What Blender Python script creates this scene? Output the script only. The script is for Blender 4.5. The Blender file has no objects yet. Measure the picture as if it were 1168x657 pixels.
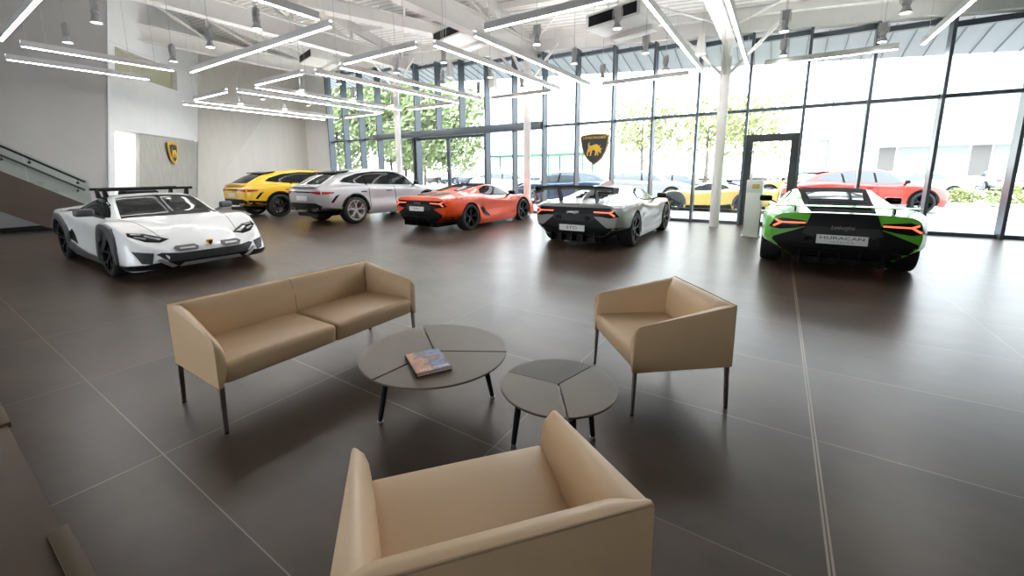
import bpy, bmesh, math, random
import numpy as np
from mathutils import Vector, Matrix, noise
from mathutils.bvhtree import BVHTree

random.seed(7)
PI = math.pi
SC = bpy.context.scene
COL = SC.collection

# ------------------------------------------------------------------ materials
def mat(name, color, rough=0.5, metal=0.0, spec=0.5, coat=0.0, emit=None, estr=0.0, alpha=None):
    m = bpy.data.materials.new(name); m.use_nodes = True
    b = m.node_tree.nodes['Principled BSDF']
    b.inputs['Base Color'].default_value = (*color, 1)
    b.inputs['Roughness'].default_value = rough
    b.inputs['Metallic'].default_value = metal
    b.inputs['Specular IOR Level'].default_value = spec
    b.inputs['Coat Weight'].default_value = coat
    b.inputs['Coat Roughness'].default_value = 0.03
    if emit:
        b.inputs['Emission Color'].default_value = (*emit, 1)
        b.inputs['Emission Strength'].default_value = estr
    return m

def noisy(name, c1, c2, scale=4, rough=(0.4, 0.55), detail=6, bump=0.0, bscale=120, stretch=(1, 1, 1), spec=0.5, coords='Object', metal=0.0):
    m = mat(name, c1, rough[0], metal, spec)
    nt = m.node_tree; N = nt.nodes; L = nt.links; b = N['Principled BSDF']
    tc = N.new('ShaderNodeTexCoord'); mp = N.new('ShaderNodeMapping'); mp.inputs['Scale'].default_value = stretch
    L.new(tc.outputs[coords], mp.inputs[0])
    n = N.new('ShaderNodeTexNoise'); n.inputs['Scale'].default_value = scale; n.inputs['Detail'].default_value = detail
    L.new(mp.outputs[0], n.inputs['Vector'])
    r = N.new('ShaderNodeValToRGB'); r.color_ramp.elements[0].position = .3; r.color_ramp.elements[1].position = .7
    r.color_ramp.elements[0].color = (*c1, 1); r.color_ramp.elements[1].color = (*c2, 1)
    L.new(n.outputs['Fac'], r.inputs[0]); L.new(r.outputs[0], b.inputs['Base Color'])
    mr = N.new('ShaderNodeMapRange'); mr.inputs['To Min'].default_value = rough[0]; mr.inputs['To Max'].default_value = rough[1]
    L.new(n.outputs['Fac'], mr.inputs[0]); L.new(mr.outputs[0], b.inputs['Roughness'])
    if bump:
        n2 = N.new('ShaderNodeTexNoise'); n2.inputs['Scale'].default_value = bscale; n2.inputs['Detail'].default_value = 3
        L.new(mp.outputs[0], n2.inputs['Vector'])
        bp = N.new('ShaderNodeBump'); bp.inputs['Strength'].default_value = bump; bp.inputs['Distance'].default_value = .004
        L.new(n2.outputs['Fac'], bp.inputs['Height']); L.new(bp.outputs[0], b.inputs['Normal'])
    return m

def glass_mat(name, tint=(1, 1, 1), gloss=1.0, base=0.0):
    m = bpy.data.materials.new(name); m.use_nodes = True
    nt = m.node_tree; N = nt.nodes; L = nt.links
    N.remove(N['Principled BSDF']); out = N['Material Output']
    t = N.new('ShaderNodeBsdfTransparent'); t.inputs[0].default_value = (*tint, 1)
    g = N.new('ShaderNodeBsdfGlossy'); g.inputs['Roughness'].default_value = 0.02
    f = N.new('ShaderNodeFresnel')
    ge = N.new('ShaderNodeNewGeometry'); ir = N.new('ShaderNodeMapRange'); ir.inputs['To Min'].default_value = 1.45; ir.inputs['To Max'].default_value = 1 / 1.45
    L.new(ge.outputs['Backfacing'], ir.inputs[0]); L.new(ir.outputs[0], f.inputs[0])
    mm = N.new('ShaderNodeMath'); mm.operation = 'MULTIPLY_ADD'; mm.inputs[1].default_value = gloss; mm.inputs[2].default_value = base
    L.new(f.outputs[0], mm.inputs[0])
    mx = N.new('ShaderNodeMixShader'); L.new(mm.outputs[0], mx.inputs[0]); L.new(t.outputs[0], mx.inputs[1]); L.new(g.outputs[0], mx.inputs[2])
    L.new(mx.outputs[0], out.inputs[0])
    return m

def floor_mat():
    m = mat('floor_tiles', (.06, .05, .045), .3)
    nt = m.node_tree; N = nt.nodes; L = nt.links; b = N['Principled BSDF']
    tc = N.new('ShaderNodeTexCoord')
    sep = N.new('ShaderNodeSeparateXYZ'); L.new(tc.outputs['Object'], sep.inputs[0])
    def math_(op, a, bb=None, c=None):
        n = N.new('ShaderNodeMath'); n.operation = op
        for i, v in enumerate((a, bb, c)):
            if v is None: continue
            if isinstance(v, (int, float)): n.inputs[i].default_value = v
            else: L.new(v, n.inputs[i])
        return n.outputs[0]
    def line(sock, off, step, w):
        t = math_('DIVIDE', math_('SUBTRACT', sock, off), step)
        fr = math_('SUBTRACT', t, math_('ROUND', t))
        d = math_('MULTIPLY', math_('ABSOLUTE', fr), step)
        return math_('LESS_THAN', d, w), math_('FLOOR', t)
    lx, ix = line(sep.outputs[0], .29, 1.481, .0028)
    ly, iy = line(sep.outputs[1], .64, 1.02, .0028)
    # per line strength
    wn = N.new('ShaderNodeTexNoise'); wn.inputs['Scale'].default_value = .35; wn.inputs['Detail'].default_value = 2
    L.new(tc.outputs['Object'], wn.inputs['Vector'])
    g = math_('MAXIMUM', lx, ly)
    gs = N.new('ShaderNodeMapRange'); gs.inputs['From Min'].default_value = .35; gs.inputs['From Max'].default_value = .6
    gs.inputs['To Min'].default_value = .28; gs.inputs['To Max'].default_value = .7
    L.new(wn.outputs['Fac'], gs.inputs[0])
    g = math_('MULTIPLY', g, gs.outputs[0])
    # movement joint: a pair of bright strips at one tile line
    dj = math_('ABSOLUTE', math_('SUBTRACT', math_('ABSOLUTE', math_('SUBTRACT', sep.outputs[0], .296)), .0075))
    g = math_('MAXIMUM', g, math_('LESS_THAN', dj, .0045))
    # tile tone
    n1 = N.new('ShaderNodeTexNoise'); n1.inputs['Scale'].default_value = 1.3; n1.inputs['Detail'].default_value = 9; n1.inputs['Roughness'].default_value = .62
    mp = N.new('ShaderNodeMapping'); mp.inputs['Scale'].default_value = (1, 1.6, 1)
    L.new(tc.outputs['Object'], mp.inputs[0])
    comb = N.new('ShaderNodeCombineXYZ'); L.new(ix, comb.inputs[0]); L.new(iy, comb.inputs[1])
    wv = N.new('ShaderNodeTexWhiteNoise'); L.new(comb.outputs[0], wv.inputs['Vector'])
    sc_ = N.new('ShaderNodeVectorMath'); sc_.operation = 'MULTIPLY_ADD'; sc_.inputs[1].default_value = (9, 9, 9)
    L.new(wv.outputs['Color'], sc_.inputs[0]); L.new(mp.outputs[0], sc_.inputs[2])
    L.new(sc_.outputs[0], n1.inputs['Vector'])
    r = N.new('ShaderNodeValToRGB'); r.color_ramp.elements[0].position = .32; r.color_ramp.elements[1].position = .72
    r.color_ramp.elements[0].color = (.044, .029, .021, 1); r.color_ramp.elements[1].color = (.092, .062, .045, 1)
    L.new(n1.outputs['Fac'], r.inputs[0])
    mx = N.new('ShaderNodeMix'); mx.data_type = 'RGBA'
    L.new(g, mx.inputs[0]); L.new(r.outputs[0], mx.inputs[6]); mx.inputs[7].default_value = (.32, .26, .21, 1)
    L.new(mx.outputs[2], b.inputs['Base Color'])
    n3 = N.new('ShaderNodeTexNoise'); n3.inputs['Scale'].default_value = 3; n3.inputs['Detail'].default_value = 8
    L.new(sc_.outputs[0], n3.inputs['Vector'])
    mr = N.new('ShaderNodeMapRange'); mr.inputs['To Min'].default_value = .295; mr.inputs['To Max'].default_value = .335
    L.new(n3.outputs['Fac'], mr.inputs[0]); L.new(mr.outputs[0], b.inputs['Roughness'])
    b.inputs['Specular IOR Level'].default_value = .42
    return m

def ribbed_mat(name, c1, c2, freq, axis='X', rough=.5):
    m = mat(name, c1, rough)
    nt = m.node_tree; N = nt.nodes; L = nt.links; b = N['Principled BSDF']
    tc = N.new('ShaderNodeTexCoord'); w = N.new('ShaderNodeTexWave'); w.bands_direction = axis; w.inputs['Scale'].default_value = freq
    L.new(tc.outputs['Object'], w.inputs[0])
    r = N.new('ShaderNodeValToRGB'); r.color_ramp.elements[0].position = .0; r.color_ramp.elements[1].position = .35
    r.color_ramp.elements[0].color = (*c2, 1); r.color_ramp.elements[1].color = (*c1, 1)
    L.new(w.outputs[0], r.inputs[0]); L.new(r.outputs[0], b.inputs['Base Color'])
    bp = N.new('ShaderNodeBump'); bp.inputs['Strength'].default_value = .6; bp.inputs['Distance'].default_value = .04
    L.new(w.outputs[0], bp.inputs['Height']); L.new(bp.outputs[0], b.inputs['Normal'])
    return m

M = {}
M['floor'] = floor_mat()
M['white_wall'] = noisy('white_wall_paint', (.82, .83, .84), (.86, .87, .88), 2, (.6, .7))
M['grey_wall'] = noisy('grey_wall_paint', (.53, .525, .52), (.56, .555, .55), 2, (.6, .7))
M['greige_wall'] = noisy('greige_wall_panel', (.71, .69, .65), (.76, .74, .70), 1.2, (.5, .6), stretch=(4, 4, .2))
M['stone'] = noisy('grey_concrete_panel', (.36, .35, .32), (.44, .43, .39), 3, (.5, .65), stretch=(3, 3, .6), bump=.2, bscale=40)
M['room_glow'] = mat('inner_room_glow_panel', (.30, .28, .21), .6, emit=(.34, .32, .23), estr=.26)  # panel emission stands in for the light of a room behind
M['skirting'] = mat('dark_skirting', (.02, .02, .022), .5)
M['deck'] = ribbed_mat('white_ribbed_steel_deck', (.80, .79, .77), (.50, .49, .48), 1.9, 'Y')
M['white_steel'] = noisy('white_painted_steel', (.78, .77, .75), (.82, .81, .79), 3, (.4, .5))
M['white_plastic'] = mat('white_plastic', (.80, .80, .79), .45)
M['mullion'] = mat('dark_grey_aluminium', (.10, .12, .142), .34, .3)
M['frame_dark'] = mat('charcoal_aluminium', (.045, .047, .05), .4, .2)
M['glass'] = glass_mat('clear_window_glass', (.97, .985, .98), .8)
M['rail_glass'] = glass_mat('balustrade_glass', (.88, .92, .90), 1.2, .03)
M['inner_glass'] = glass_mat('inner_slot_glass', (.95, .96, .95), .12)
M['light_on'] = mat('lit_diffuser', (1, 1, 1), .5, emit=(1, .985, .965), estr=24)
M['added_uplight'] = mat('added_uplight_glow', (1, 1, 1), .5, emit=(1, .985, .965), estr=26)
M['alu'] = mat('satin_aluminium', (.80, .79, .79), .45)
M['spot_grey'] = mat('grey_spotlight_metal', (.50, .50, .51), .4, .3)
M['spot_on'] = mat('lit_lamp_face', (1, 1, 1), .5, emit=(1, .95, .88), estr=14)
M['black'] = mat('satin_black', (.008, .008, .009), .42, spec=.2)
M['matte_black'] = mat('matte_black', (.010, .010, .011), .7, spec=.02)
M['gloss_black'] = mat('gloss_black', (.008, .008, .009), .16, spec=.12)
M['grille'] = noisy('black_mesh_grille', (.006, .006, .006), (.03, .03, .03), 90, (.5, .6))
M['tan'] = noisy('tan_leather', (.62, .425, .25), (.66, .46, .28), 2.2, (.36, .44), bump=.10, bscale=260, spec=.45)
M['tan_seam'] = mat('tan_leather_piping', (.40, .27, .16), .5)
M['leg'] = mat('dark_bronze_metal', (.22, .19, .17), .30, .8)
M['table'] = noisy('bronze_lacquer_tabletop', (.125, .093, .062), (.145, .108, .074), 3, (.34, .42), spec=.32)
M['table_dark'] = noisy('darker_bronze_tabletop', (.066, .047, .033), (.078, .056, .040), 3, (.38, .46), spec=.22)
M['steel'] = mat('bright_steel', (.65, .63, .6), .3, .9)
M['tyre'] = mat('tyre_rubber', (.016, .016, .017), .72)
M['rim_dark'] = mat('black_alloy', (.02, .02, .022), .25, .6)
M['rim_silver'] = mat('silver_alloy', (.50, .50, .51), .35, .25)
M['disc'] = mat('brake_disc', (.25, .25, .25), .4, .8)
M['car_glass'] = mat('tinted_car_glass', (.012, .014, .015), .06, 0, .16)
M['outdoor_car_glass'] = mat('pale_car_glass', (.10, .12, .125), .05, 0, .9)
M['car_white'] = mat('white_car_paint', (.86, .86, .87), .34, spec=.3, coat=.75)
M['car_grey'] = mat('light_grey_car_paint', (.31, .31, .30), .34, .15, spec=.3, coat=.75)
M['car_silver'] = mat('silver_car_paint', (.44, .445, .46), .34, .35, spec=.3, coat=.75)
M['car_orange'] = mat('orange_car_paint', (.70, .060, .006), .34, spec=.3, coat=.75)
M['car_green'] = mat('green_car_paint', (.13, .52, .035), .34, spec=.3, coat=.75)
M['car_yellow'] = mat('yellow_car_paint', (.86, .50, .015), .34, spec=.3, coat=.75)
M['car_gold'] = mat('gold_yellow_car_paint', (.78, .50, .12), .3, coat=1)
M['car_red'] = mat('red_car_paint', (.70, .05, .03), .3, coat=1)
M['car_dark'] = mat('dark_blue_car_paint', (.03, .05, .09), .3, coat=1)
M['car_blackp'] = mat('black_car_paint', (.015, .015, .017), .25, coat=1)
M['clad'] = mat('charcoal_cladding', (.075, .075, .085), .42, .2)
M['sil_trim'] = mat('silver_trim', (.42, .42, .43), .35, .6)
M['tail'] = mat('lit_tail_light', (.6, .03, .02), .3, emit=(1, .12, .05), estr=1.3)
M['tail_off'] = mat('red_lens', (.35, .012, .012), .15, coat=.7)
M['lamp_white'] = mat('headlight_reflector', (.34, .34, .36), .2, .4)
M['plate'] = mat('white_number_plate', (.80, .80, .80), .4)
M['ink'] = mat('black_lettering', (.02, .02, .02), .5)
M['chrome'] = mat('chrome_lettering', (.7, .7, .7), .2, .9)
M['gold'] = mat('gold_crest', (.72, .43, .05), .35, .4)
M['crest_black'] = mat('black_crest_field', (.012, .012, .015), .3)
M['yellow_lens'] = mat('yellow_caliper', (.8, .5, .02), .4)
M['red_paint'] = mat('red_caliper', (.5, .02, .02), .4)
M['brown'] = noisy('brown_panel', (.080, .050, .031), (.10, .064, .041), 2, (.45, .55), spec=.25)
M['brown_stair'] = noisy('brown_stair_side', (.055, .035, .025), (.07, .046, .034), 2, (.5, .6))
M['tan_strip'] = mat('bronze_edge_strip', (.10, .072, .045), .5, .2, .3)
M['asphalt'] = noisy('pale_paving', (.42, .41, .40), (.50, .49, .47), .5, (.8, .9))
M['leaf'] = noisy('tree_leaves', (.22, .28, .12), (.38, .43, .22), 1.5, (.6, .7))
M['leaf_pale'] = noisy('shrub_leaves', (.25, .30, .10), (.42, .42, .18), 1.5, (.6, .7))
M['bark'] = noisy('tree_bark', (.10, .075, .05), (.16, .12, .09), 6, (.8, .9))
M['bldg'] = noisy('white_building_cladding', (.78, .78, .78), (.84, .84, .84), .4, (.6, .7))
M['bldg_glass'] = mat('building_window', (.26, .28, .26), .2)
M['bldg_dark'] = mat('building_recess', (.16, .15, .14), .5)
M['pole'] = mat('grey_lamp_post', (.22, .23, .24), .5, .4)
M['green_frame'] = mat('green_shelter_frame', (.08, .22, .15), .5)
M['book_pages'] = mat('book_pages', (.68, .60, .50), .8)
M['soffit'] = noisy('pale_metal_soffit', (.62, .65, .67), (.68, .71, .72), .6, (.45, .55))
M['seam'] = mat('soffit_seam', (.28, .30, .32), .5)
M['hall'] = mat('white_hallway', (.85, .84, .83), .6)
M['amber'] = mat('amber_display', (.6, .45, .1), .4)

def book_cover():
    m = mat('book_cover_art', (.3, .1, .05), .35)
    nt = m.node_tree; N = nt.nodes; L = nt.links; b = N['Principled BSDF']
    tc = N.new('ShaderNodeTexCoord'); n = N.new('ShaderNodeTexNoise'); n.inputs['Scale'].default_value = 11; n.inputs['Detail'].default_value = 5
    L.new(tc.outputs['Object'], n.inputs['Vector'])
    sp = N.new('ShaderNodeSeparateXYZ'); L.new(tc.outputs['Object'], sp.inputs[0])
    ad = N.new('ShaderNodeMath'); ad.operation = 'MULTIPLY_ADD'; ad.inputs[1].default_value = 1.7; L.new(sp.outputs[0], ad.inputs[0]); L.new(n.outputs['Fac'], ad.inputs[2])
    r = N.new('ShaderNodeValToRGB'); e = r.color_ramp.elements
    e[0].position = .22; e[0].color = (.42, .13, .06, 1); e[1].position = .78; e[1].color = (.10, .10, .12, 1)
    for p, c in ((.38, (.55, .22, .12)), (.5, (.16, .11, .09)), (.6, (.09, .11, .22)), (.68, (.16, .18, .34))):
        q = e.new(p); q.color = (*c, 1)
    L.new(ad.outputs[0], r.inputs[0]); L.new(r.outputs[0], b.inputs['Base Color'])
    return m
M['book'] = book_cover()

# ------------------------------------------------------------------ object helpers
def link(o, parent=None):
    COL.objects.link(o)
    if parent is not None: o.parent = parent
    return o

def sharp(me, ang=35):
    for p in me.polygons: p.use_smooth = True
    me.set_sharp_from_angle(angle=math.radians(ang))

def mesh_obj(name, bm, m, parent=None, smooth=35, recalc=True):
    if recalc: bmesh.ops.recalc_face_normals(bm, faces=bm.faces)
    me = bpy.data.meshes.new(name); bm.to_mesh(me); bm.free()
    ms = m if isinstance(m, (list, tuple)) else [m]
    for k in ms: me.materials.append(M[k] if isinstance(k, str) else k)
    if smooth: sharp(me, smooth)
    o = bpy.data.objects.new(name, me)
    return link(o, parent)

def tag(o, label, cat, group=None):
    o['label'] = label; o['category'] = cat
    if group: o['group'] = group
    return o

def empty(name, loc=(0, 0, 0), rz=0):
    o = bpy.data.objects.new(name, None); link(o)
    o.location = loc; o.rotation_euler = (0, 0, rz); o.empty_display_size = .1
    return o

def struct(o, label=None):
    o['kind'] = 'structure'
    if label: o['label'] = label
    return o

def box(bm, x0, x1, y0, y1, z0, z1, mi=0):
    vs = [bm.verts.new(p) for p in ((x0, y0, z0), (x1, y0, z0), (x1, y1, z0), (x0, y1, z0), (x0, y0, z1), (x1, y0, z1), (x1, y1, z1), (x0, y1, z1))]
    for f in ((0, 3, 2, 1), (4, 5, 6, 7), (0, 1, 5, 4), (1, 2, 6, 5), (2, 3, 7, 6), (3, 0, 4, 7)):
        bm.faces.new([vs[i] for i in f]).material_index = mi
    return vs

def bx(name, dims, m, parent=None, bev=0.0):
    bm = bmesh.new(); box(bm, *dims)
    if bev: bmesh.ops.bevel(bm, geom=bm.edges[:], offset=bev, segments=2, affect='EDGES', profile=.5)
    return mesh_obj(name, bm, m, parent)

def bar(bm, p, q, w, h, up=Vector((0, 0, 1)), w2=None, h2=None):
    """rectangular bar from p to q"""
    p = Vector(p); q = Vector(q); d = (q - p).normalized()
    if abs(d.dot(up)) > .99: up = Vector((0, 1, 0))
    s = d.cross(up).normalized(); u = s.cross(d).normalized()
    w2 = w if w2 is None else w2; h2 = h if h2 is None else h2
    r = []
    for c, a, b in ((p, w, h), (q, w2, h2)):
        r.append([bm.verts.new(c + s * sx * a / 2 + u * sy * b / 2) for sx, sy in ((-1, -1), (1, -1), (1, 1), (-1, 1))])
    a, b = r
    for i in range(4):
        j = (i + 1) % 4; bm.faces.new((a[i], a[j], b[j], b[i]))
    bm.faces.new(a[::-1]); bm.faces.new(b)

def tube(bm, pts, r, n=8, close=True):
    rings = []
    pts = [Vector(p) for p in pts]
    for i, p in enumerate(pts):
        d = (pts[min(i + 1, len(pts) - 1)] - pts[max(i - 1, 0)]).normalized()
        up = Vector((0, 0, 1)) if abs(d.z) < .95 else Vector((1, 0, 0))
        s = d.cross(up).normalized(); u = s.cross(d).normalized()
        rr = r[i] if isinstance(r, (list, tuple)) else r
        rings.append([bm.verts.new(p + (s * math.cos(2 * PI * k / n) + u * math.sin(2 * PI * k / n)) * rr) for k in range(n)])
    for a, b in zip(rings, rings[1:]):
        for k in range(n):
            bm.faces.new((a[k], a[(k + 1) % n], b[(k + 1) % n], b[k]))
    if close:
        bm.faces.new(rings[0][::-1]); bm.faces.new(rings[-1])

def lathe(bm, prof, n=24, mtx=None):
    """profile [(r, z)...] spun round local z"""
    rings = []
    for r, z in prof:
        if r < 1e-5:
            v = Vector((0, 0, z)); v = mtx @ v if mtx else v
            rings.append([bm.verts.new(v)])
        else:
            rg = []
            for k in range(n):
                v = Vector((r * math.cos(2 * PI * k / n), r * math.sin(2 * PI * k / n), z)); v = mtx @ v if mtx else v
                rg.append(bm.verts.new(v))
            rings.append(rg)
    for a, b in zip(rings, rings[1:]):
        if len(a) == 1 and len(b) == 1: continue
        for k in range(n):
            k2 = (k + 1) % n
            if len(a) == 1: bm.faces.new((a[0], b[k], b[k2]))
            elif len(b) == 1: bm.faces.new((a[k], a[k2], b[0]))
            else: bm.faces.new((a[k], a[k2], b[k2], b[k]))

def prism(bm, poly, axis_fn, depth):
    """poly of 2D points; axis_fn(u, v, w) -> 3D; extruded w 0..depth"""
    a = [bm.verts.new(axis_fn(u, v, 0)) for u, v in poly]; b = [bm.verts.new(axis_fn(u, v, depth)) for u, v in poly]
    bm.faces.new(a[::-1]); bm.faces.new(b)
    n = len(poly)
    for i in range(n):
        j = (i + 1) % n; bm.faces.new((a[i], a[j], b[j], b[i]))

def text_obj(name, s, size, m, mtx, parent=None, extrude=.002, width=None, shear=0.0):
    cu = bpy.data.curves.new(name, 'FONT'); cu.body = s; cu.size = size; cu.extrude = extrude
    cu.align_x = 'CENTER'; cu.align_y = 'CENTER'; cu.shear = shear; cu.resolution_u = 3
    t = bpy.data.objects.new(name, cu); COL.objects.link(t)
    bpy.context.view_layer.update()
    me = bpy.data.meshes.new_from_object(t.evaluated_get(bpy.context.evaluated_depsgraph_get()))
    bpy.data.objects.remove(t)
    if width:
        xs = [v.co.x for v in me.vertices]; k = width / (max(xs) - min(xs))
        for v in me.vertices: v.co.x *= k
    me.transform(mtx)
    me.materials.clear(); me.materials.append(M[m])
    me.name = name
    o = bpy.data.objects.new(name, me)
    return link(o, parent)

def copy_tree(root):
    c = root.copy(); COL.objects.link(c)
    for ch in root.children:
        d = ch.copy(); COL.objects.link(d); d.parent = c
        for g in ch.children:
            e = g.copy(); COL.objects.link(e); e.parent = d
    return c

# ------------------------------------------------------------------ the setting
def zdeck(x, y): return 5.2 - .08 * x + .2 * (13.2 - y)
def zhead(x): return 4.91 - .08 * x
FY = 13.2                                   # glazed front

struct(bx('floor', (-25, 14, -7, FY + .05, -.12, 0), 'floor'))
struct(bx('ground', (-160, 140, -120, 200, -.34, -.14), 'asphalt'), 'pale paved forecourt and car park outside the glass')

# sloping ribbed steel roof deck
bm = bmesh.new()
c = [(-25, -7), (14, -7), (14, FY + .2), (-25, FY + .2)]
a = [bm.verts.new((x, y, zdeck(x, y))) for x, y in c]; b = [bm.verts.new((x, y, zdeck(x, y) + .2)) for x, y in c]
bm.faces.new(a[::-1]); bm.faces.new(b)
for i in range(4): bm.faces.new((a[i], a[(i + 1) % 4], b[(i + 1) % 4], b[i]))
struct(mesh_obj('ceiling', bm, 'deck'), 'white ribbed steel roof deck')

def wall_poly(name, pts, nrm, th, m):
    bm = bmesh.new(); n = Vector(nrm).normalized() * th
    a = [bm.verts.new(p) for p in pts]; b = [bm.verts.new(Vector(p) - n) for p in pts]
    bm.faces.new(a); bm.faces.new(b[::-1])
    for i in range(len(pts)):
        j = (i + 1) % len(pts); bm.faces.new((a[i], b[i], b[j], a[j]))
    return struct(mesh_obj(name, bm, m, smooth=0))

XL = -17.3
wall_poly('wall_left', [(XL, -7, 0), (XL, 3.76, 0), (XL, 3.76 + .124 * 8.3, 8.3), (XL, 3.76 + .124 * 8.3, zdeck(XL, 4.8)), (XL, -7, zdeck(XL, -7))], (1, 0, 0), .2, 'grey_wall')
struct(bx('baseboard_left', (XL, XL + .03, -7, 3.74, 0, .11), 'skirting'))
bm = bmesh.new()
for x0, x1, z0, z1 in ((-25, 14, 0, .9), (-25, -13, .9, 3.1), (-1, 14, .9, 3.1)): box(bm, x0, x1, -7.2, -7, z0, z1)
a = [bm.verts.new(p) for p in ((-25, -7, 3.1), (14, -7, 3.1), (14, -7, zdeck(14, -7)), (-25, -7, zdeck(-25, -7)))]; b = [bm.verts.new((v.co.x, -7.2, v.co.z)) for v in a]
bm.faces.new(a); bm.faces.new(b[::-1])
for i in range(4): bm.faces.new((a[i], b[i], b[(i + 1) % 4], a[(i + 1) % 4]))
struct(mesh_obj('wall_back', bm, 'white_wall', smooth=0))
bm = bmesh.new()  # added window, out of view, lets sky light fill the car rears
for i in range(6): box(bm, -13 + i * 2.4 - .04, -13 + i * 2.4 + .04, -7.15, -7.0, .9, 3.1)
for z in (.9, 3.04): box(bm, -13, -1, -7.15, -7.0, z, z + .06)
o = struct(mesh_obj('window_40', bm, 'mullion', smooth=0), 'added unseen window for fill light in the wall behind the camera')
bx('window_glass', (-13, -1, -7.09, -7.07, .96, 3.04), 'glass', o)
wall_poly('wall_right', [(14, -7, 0), (14, FY, 0), (14, FY, zdeck(14, FY)), (14, -7, zdeck(14, -7))], (-1, 0, 0), .2, 'white_wall')

# angled portal wall with a leaning outline
P0 = Vector((-17.3, 3.8, 0)); PD = Vector((-.692, .722, 0)); PN = Vector((.722, .692, 0))
def pp(s, z, off=0): return P0 + PD * s + PN * off + Vector((0, 0, z))
def sl(z): return -.055 + .226 * z
def sr(z): return 4.975 + .2455 * z
def sd(z): return .20 + .226 * z            # doorway left edge
def sp_(z): return 1.40 + .226 * z          # stone panel left edge
bm = bmesh.new()
ZW0, ZW1, ZT = 4.81, 5.60, 8.6
def pq(pts, th=.22):
    a = [bm.verts.new(pp(s, z)) for s, z in pts]; b = [bm.verts.new(pp(s, z, -th)) for s, z in pts]
    bm.faces.new(a); bm.faces.new(b[::-1])
    n = len(pts)
    for i in range(n):
        j = (i + 1) % n; bm.faces.new((a[i], b[i], b[j], a[j]))
wl = lambda z: .205 + .226 * z; wr = lambda z: 3.93 + .155 * z
pq([(sl(0), 0), (sd(0), 0), (sd(2.92), 2.92), (sl(2.92), 2.92)])
pq([(sl(2.92), 2.92), (sr(2.92), 2.92), (sr(ZW0), ZW0), (sl(ZW0), ZW0)])
pq([(sl(ZW0), ZW0), (wl(ZW0), ZW0), (wl(ZW1), ZW1), (sl(ZW1), ZW1)])
pq([(wr(ZW0), ZW0), (sr(ZW0), ZW0), (sr(ZW1), ZW1), (wr(ZW1), ZW1)])
pq([(sl(ZW1), ZW1), (sr(ZW1), ZW1), (sr(ZT), ZT), (sl(ZT), ZT)])
struct(mesh_obj('wall_portal', bm, 'white_wall', smooth=0), 'bright white angled wall with a leaning edge')
wall_poly('wall_portal_return', [(XL, 3.76, 0), pp(sl(0), 0), pp(sl(8.5), 8.5), (XL, 3.76 + .124 * 8.3, 8.5)], (-.7, -.7, 0), .02, 'white_wall')
# ledge line over the portal
bm = bmesh.new()
for z0, z1, o in ((5.68, 5.75, .025),):
    a = [pp(sl(z0), z0, 0), pp(sr(z0), z0, 0), pp(sr(z1), z1, 0), pp(sl(z1), z1, 0)]
    v = [bm.verts.new(p) for p in a] + [bm.verts.new(p + PN * o) for p in a]
    for f in ((0, 1, 2, 3), (4, 5, 6, 7), (0, 1, 5, 4), (1, 2, 6, 5), (2, 3, 7, 6), (3, 0, 4, 7)): bm.faces.new([v[i] for i in f])
struct(mesh_obj('trim_portal', bm, 'white_wall', smooth=0))
# inner slot window of the portal wall, on an added glowing backing
w = struct(wall_poly('window_portal', [pp(wl(ZW0) - .25, ZW0 - .4, -.26), pp(wr(ZW0) + .5, ZW0 - .4, -.26), pp(wr(ZW1) + .5, ZW1 + .4, -.26), pp(wl(ZW1) - .25, ZW1 + .4, -.26)], PN, .05, 'room_glow'), 'slanted slot window high in the white angled wall')
g = wall_poly('window_glass', [pp(wl(ZW0), ZW0, -.16), pp(wr(ZW0), ZW0, -.16), pp(wr(ZW1), ZW1, -.16), pp(wl(ZW1), ZW1, -.16)], PN, .02, 'inner_glass'); g.parent = w
# stone panel
wall_poly('wall_stone', [pp(sp_(0), 0, -.03), pp(sr(0) + .12, 0, -.03), pp(sr(2.9) + .12, 2.9, -.03), pp(sp_(2.9), 2.9, -.03)], PN, .12, 'stone')
# lit hallway behind the doorway
hd = 2.2
wall_poly('wall_hallway', [pp(.2, 0, -hd), pp(3.2, 0, -hd), pp(3.2, 2.95, -hd), pp(.2, 2.95, -hd)], PN, .1, 'hall')
wall_poly('wall_hallway_side', [pp(sp_(0) + .1, 0, -.15), pp(sp_(0) + .1, 0, -hd), pp(sp_(2.9) + .1, 2.95, -hd), pp(sp_(2.9) + .1, 2.95, -.15)], -PD, .1, 'hall')
wall_poly('floor_hallway', [pp(.2, .001, -.24), pp(3.2, .001, -.24), pp(3.2, .001, -hd), pp(.2, .001, -hd)], (0, 0, 1), .05, 'hall')
wall_poly('ceiling_hallway', [pp(.2, 3.0, -.24), pp(3.2, 3.0, -.24), pp(3.2, 3.0, -hd), pp(.2, 3.0, -hd)], (0, 0, -1), .05, 'hall')
hl = bx('hallway_light', (-.5, .5, -.15, .15, -.04, 0), 'light_on'); hl.location = pp(1.5, 2.96, -1.2); hl.rotation_euler = (0, 0, math.atan2(PD.y, PD.x))
tag(hl, 'flat lit ceiling panel inside the white doorway hall', 'ceiling light')

# far left wall
bl = pp(sr(0), 0); tl = pp(sr(8.2), 8.2)
wall_poly('wall_far_left', [bl, (-20.75, 12.62, 0), (-20.95, 12.72, zdeck(-20.95, 12.72)), tl], (1, -.05, .15), .2, 'greige_wall')
wall_poly('wall_jamb', [(-20.75, 12.60, 0), (-19.30, FY - .12, 0), (-19.30, FY - .12, zdeck(-19.3, FY)), (-20.95, 12.70, zdeck(-20.95, 12.7))], (.4, -.9, 0), .2, 'hall')

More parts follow.
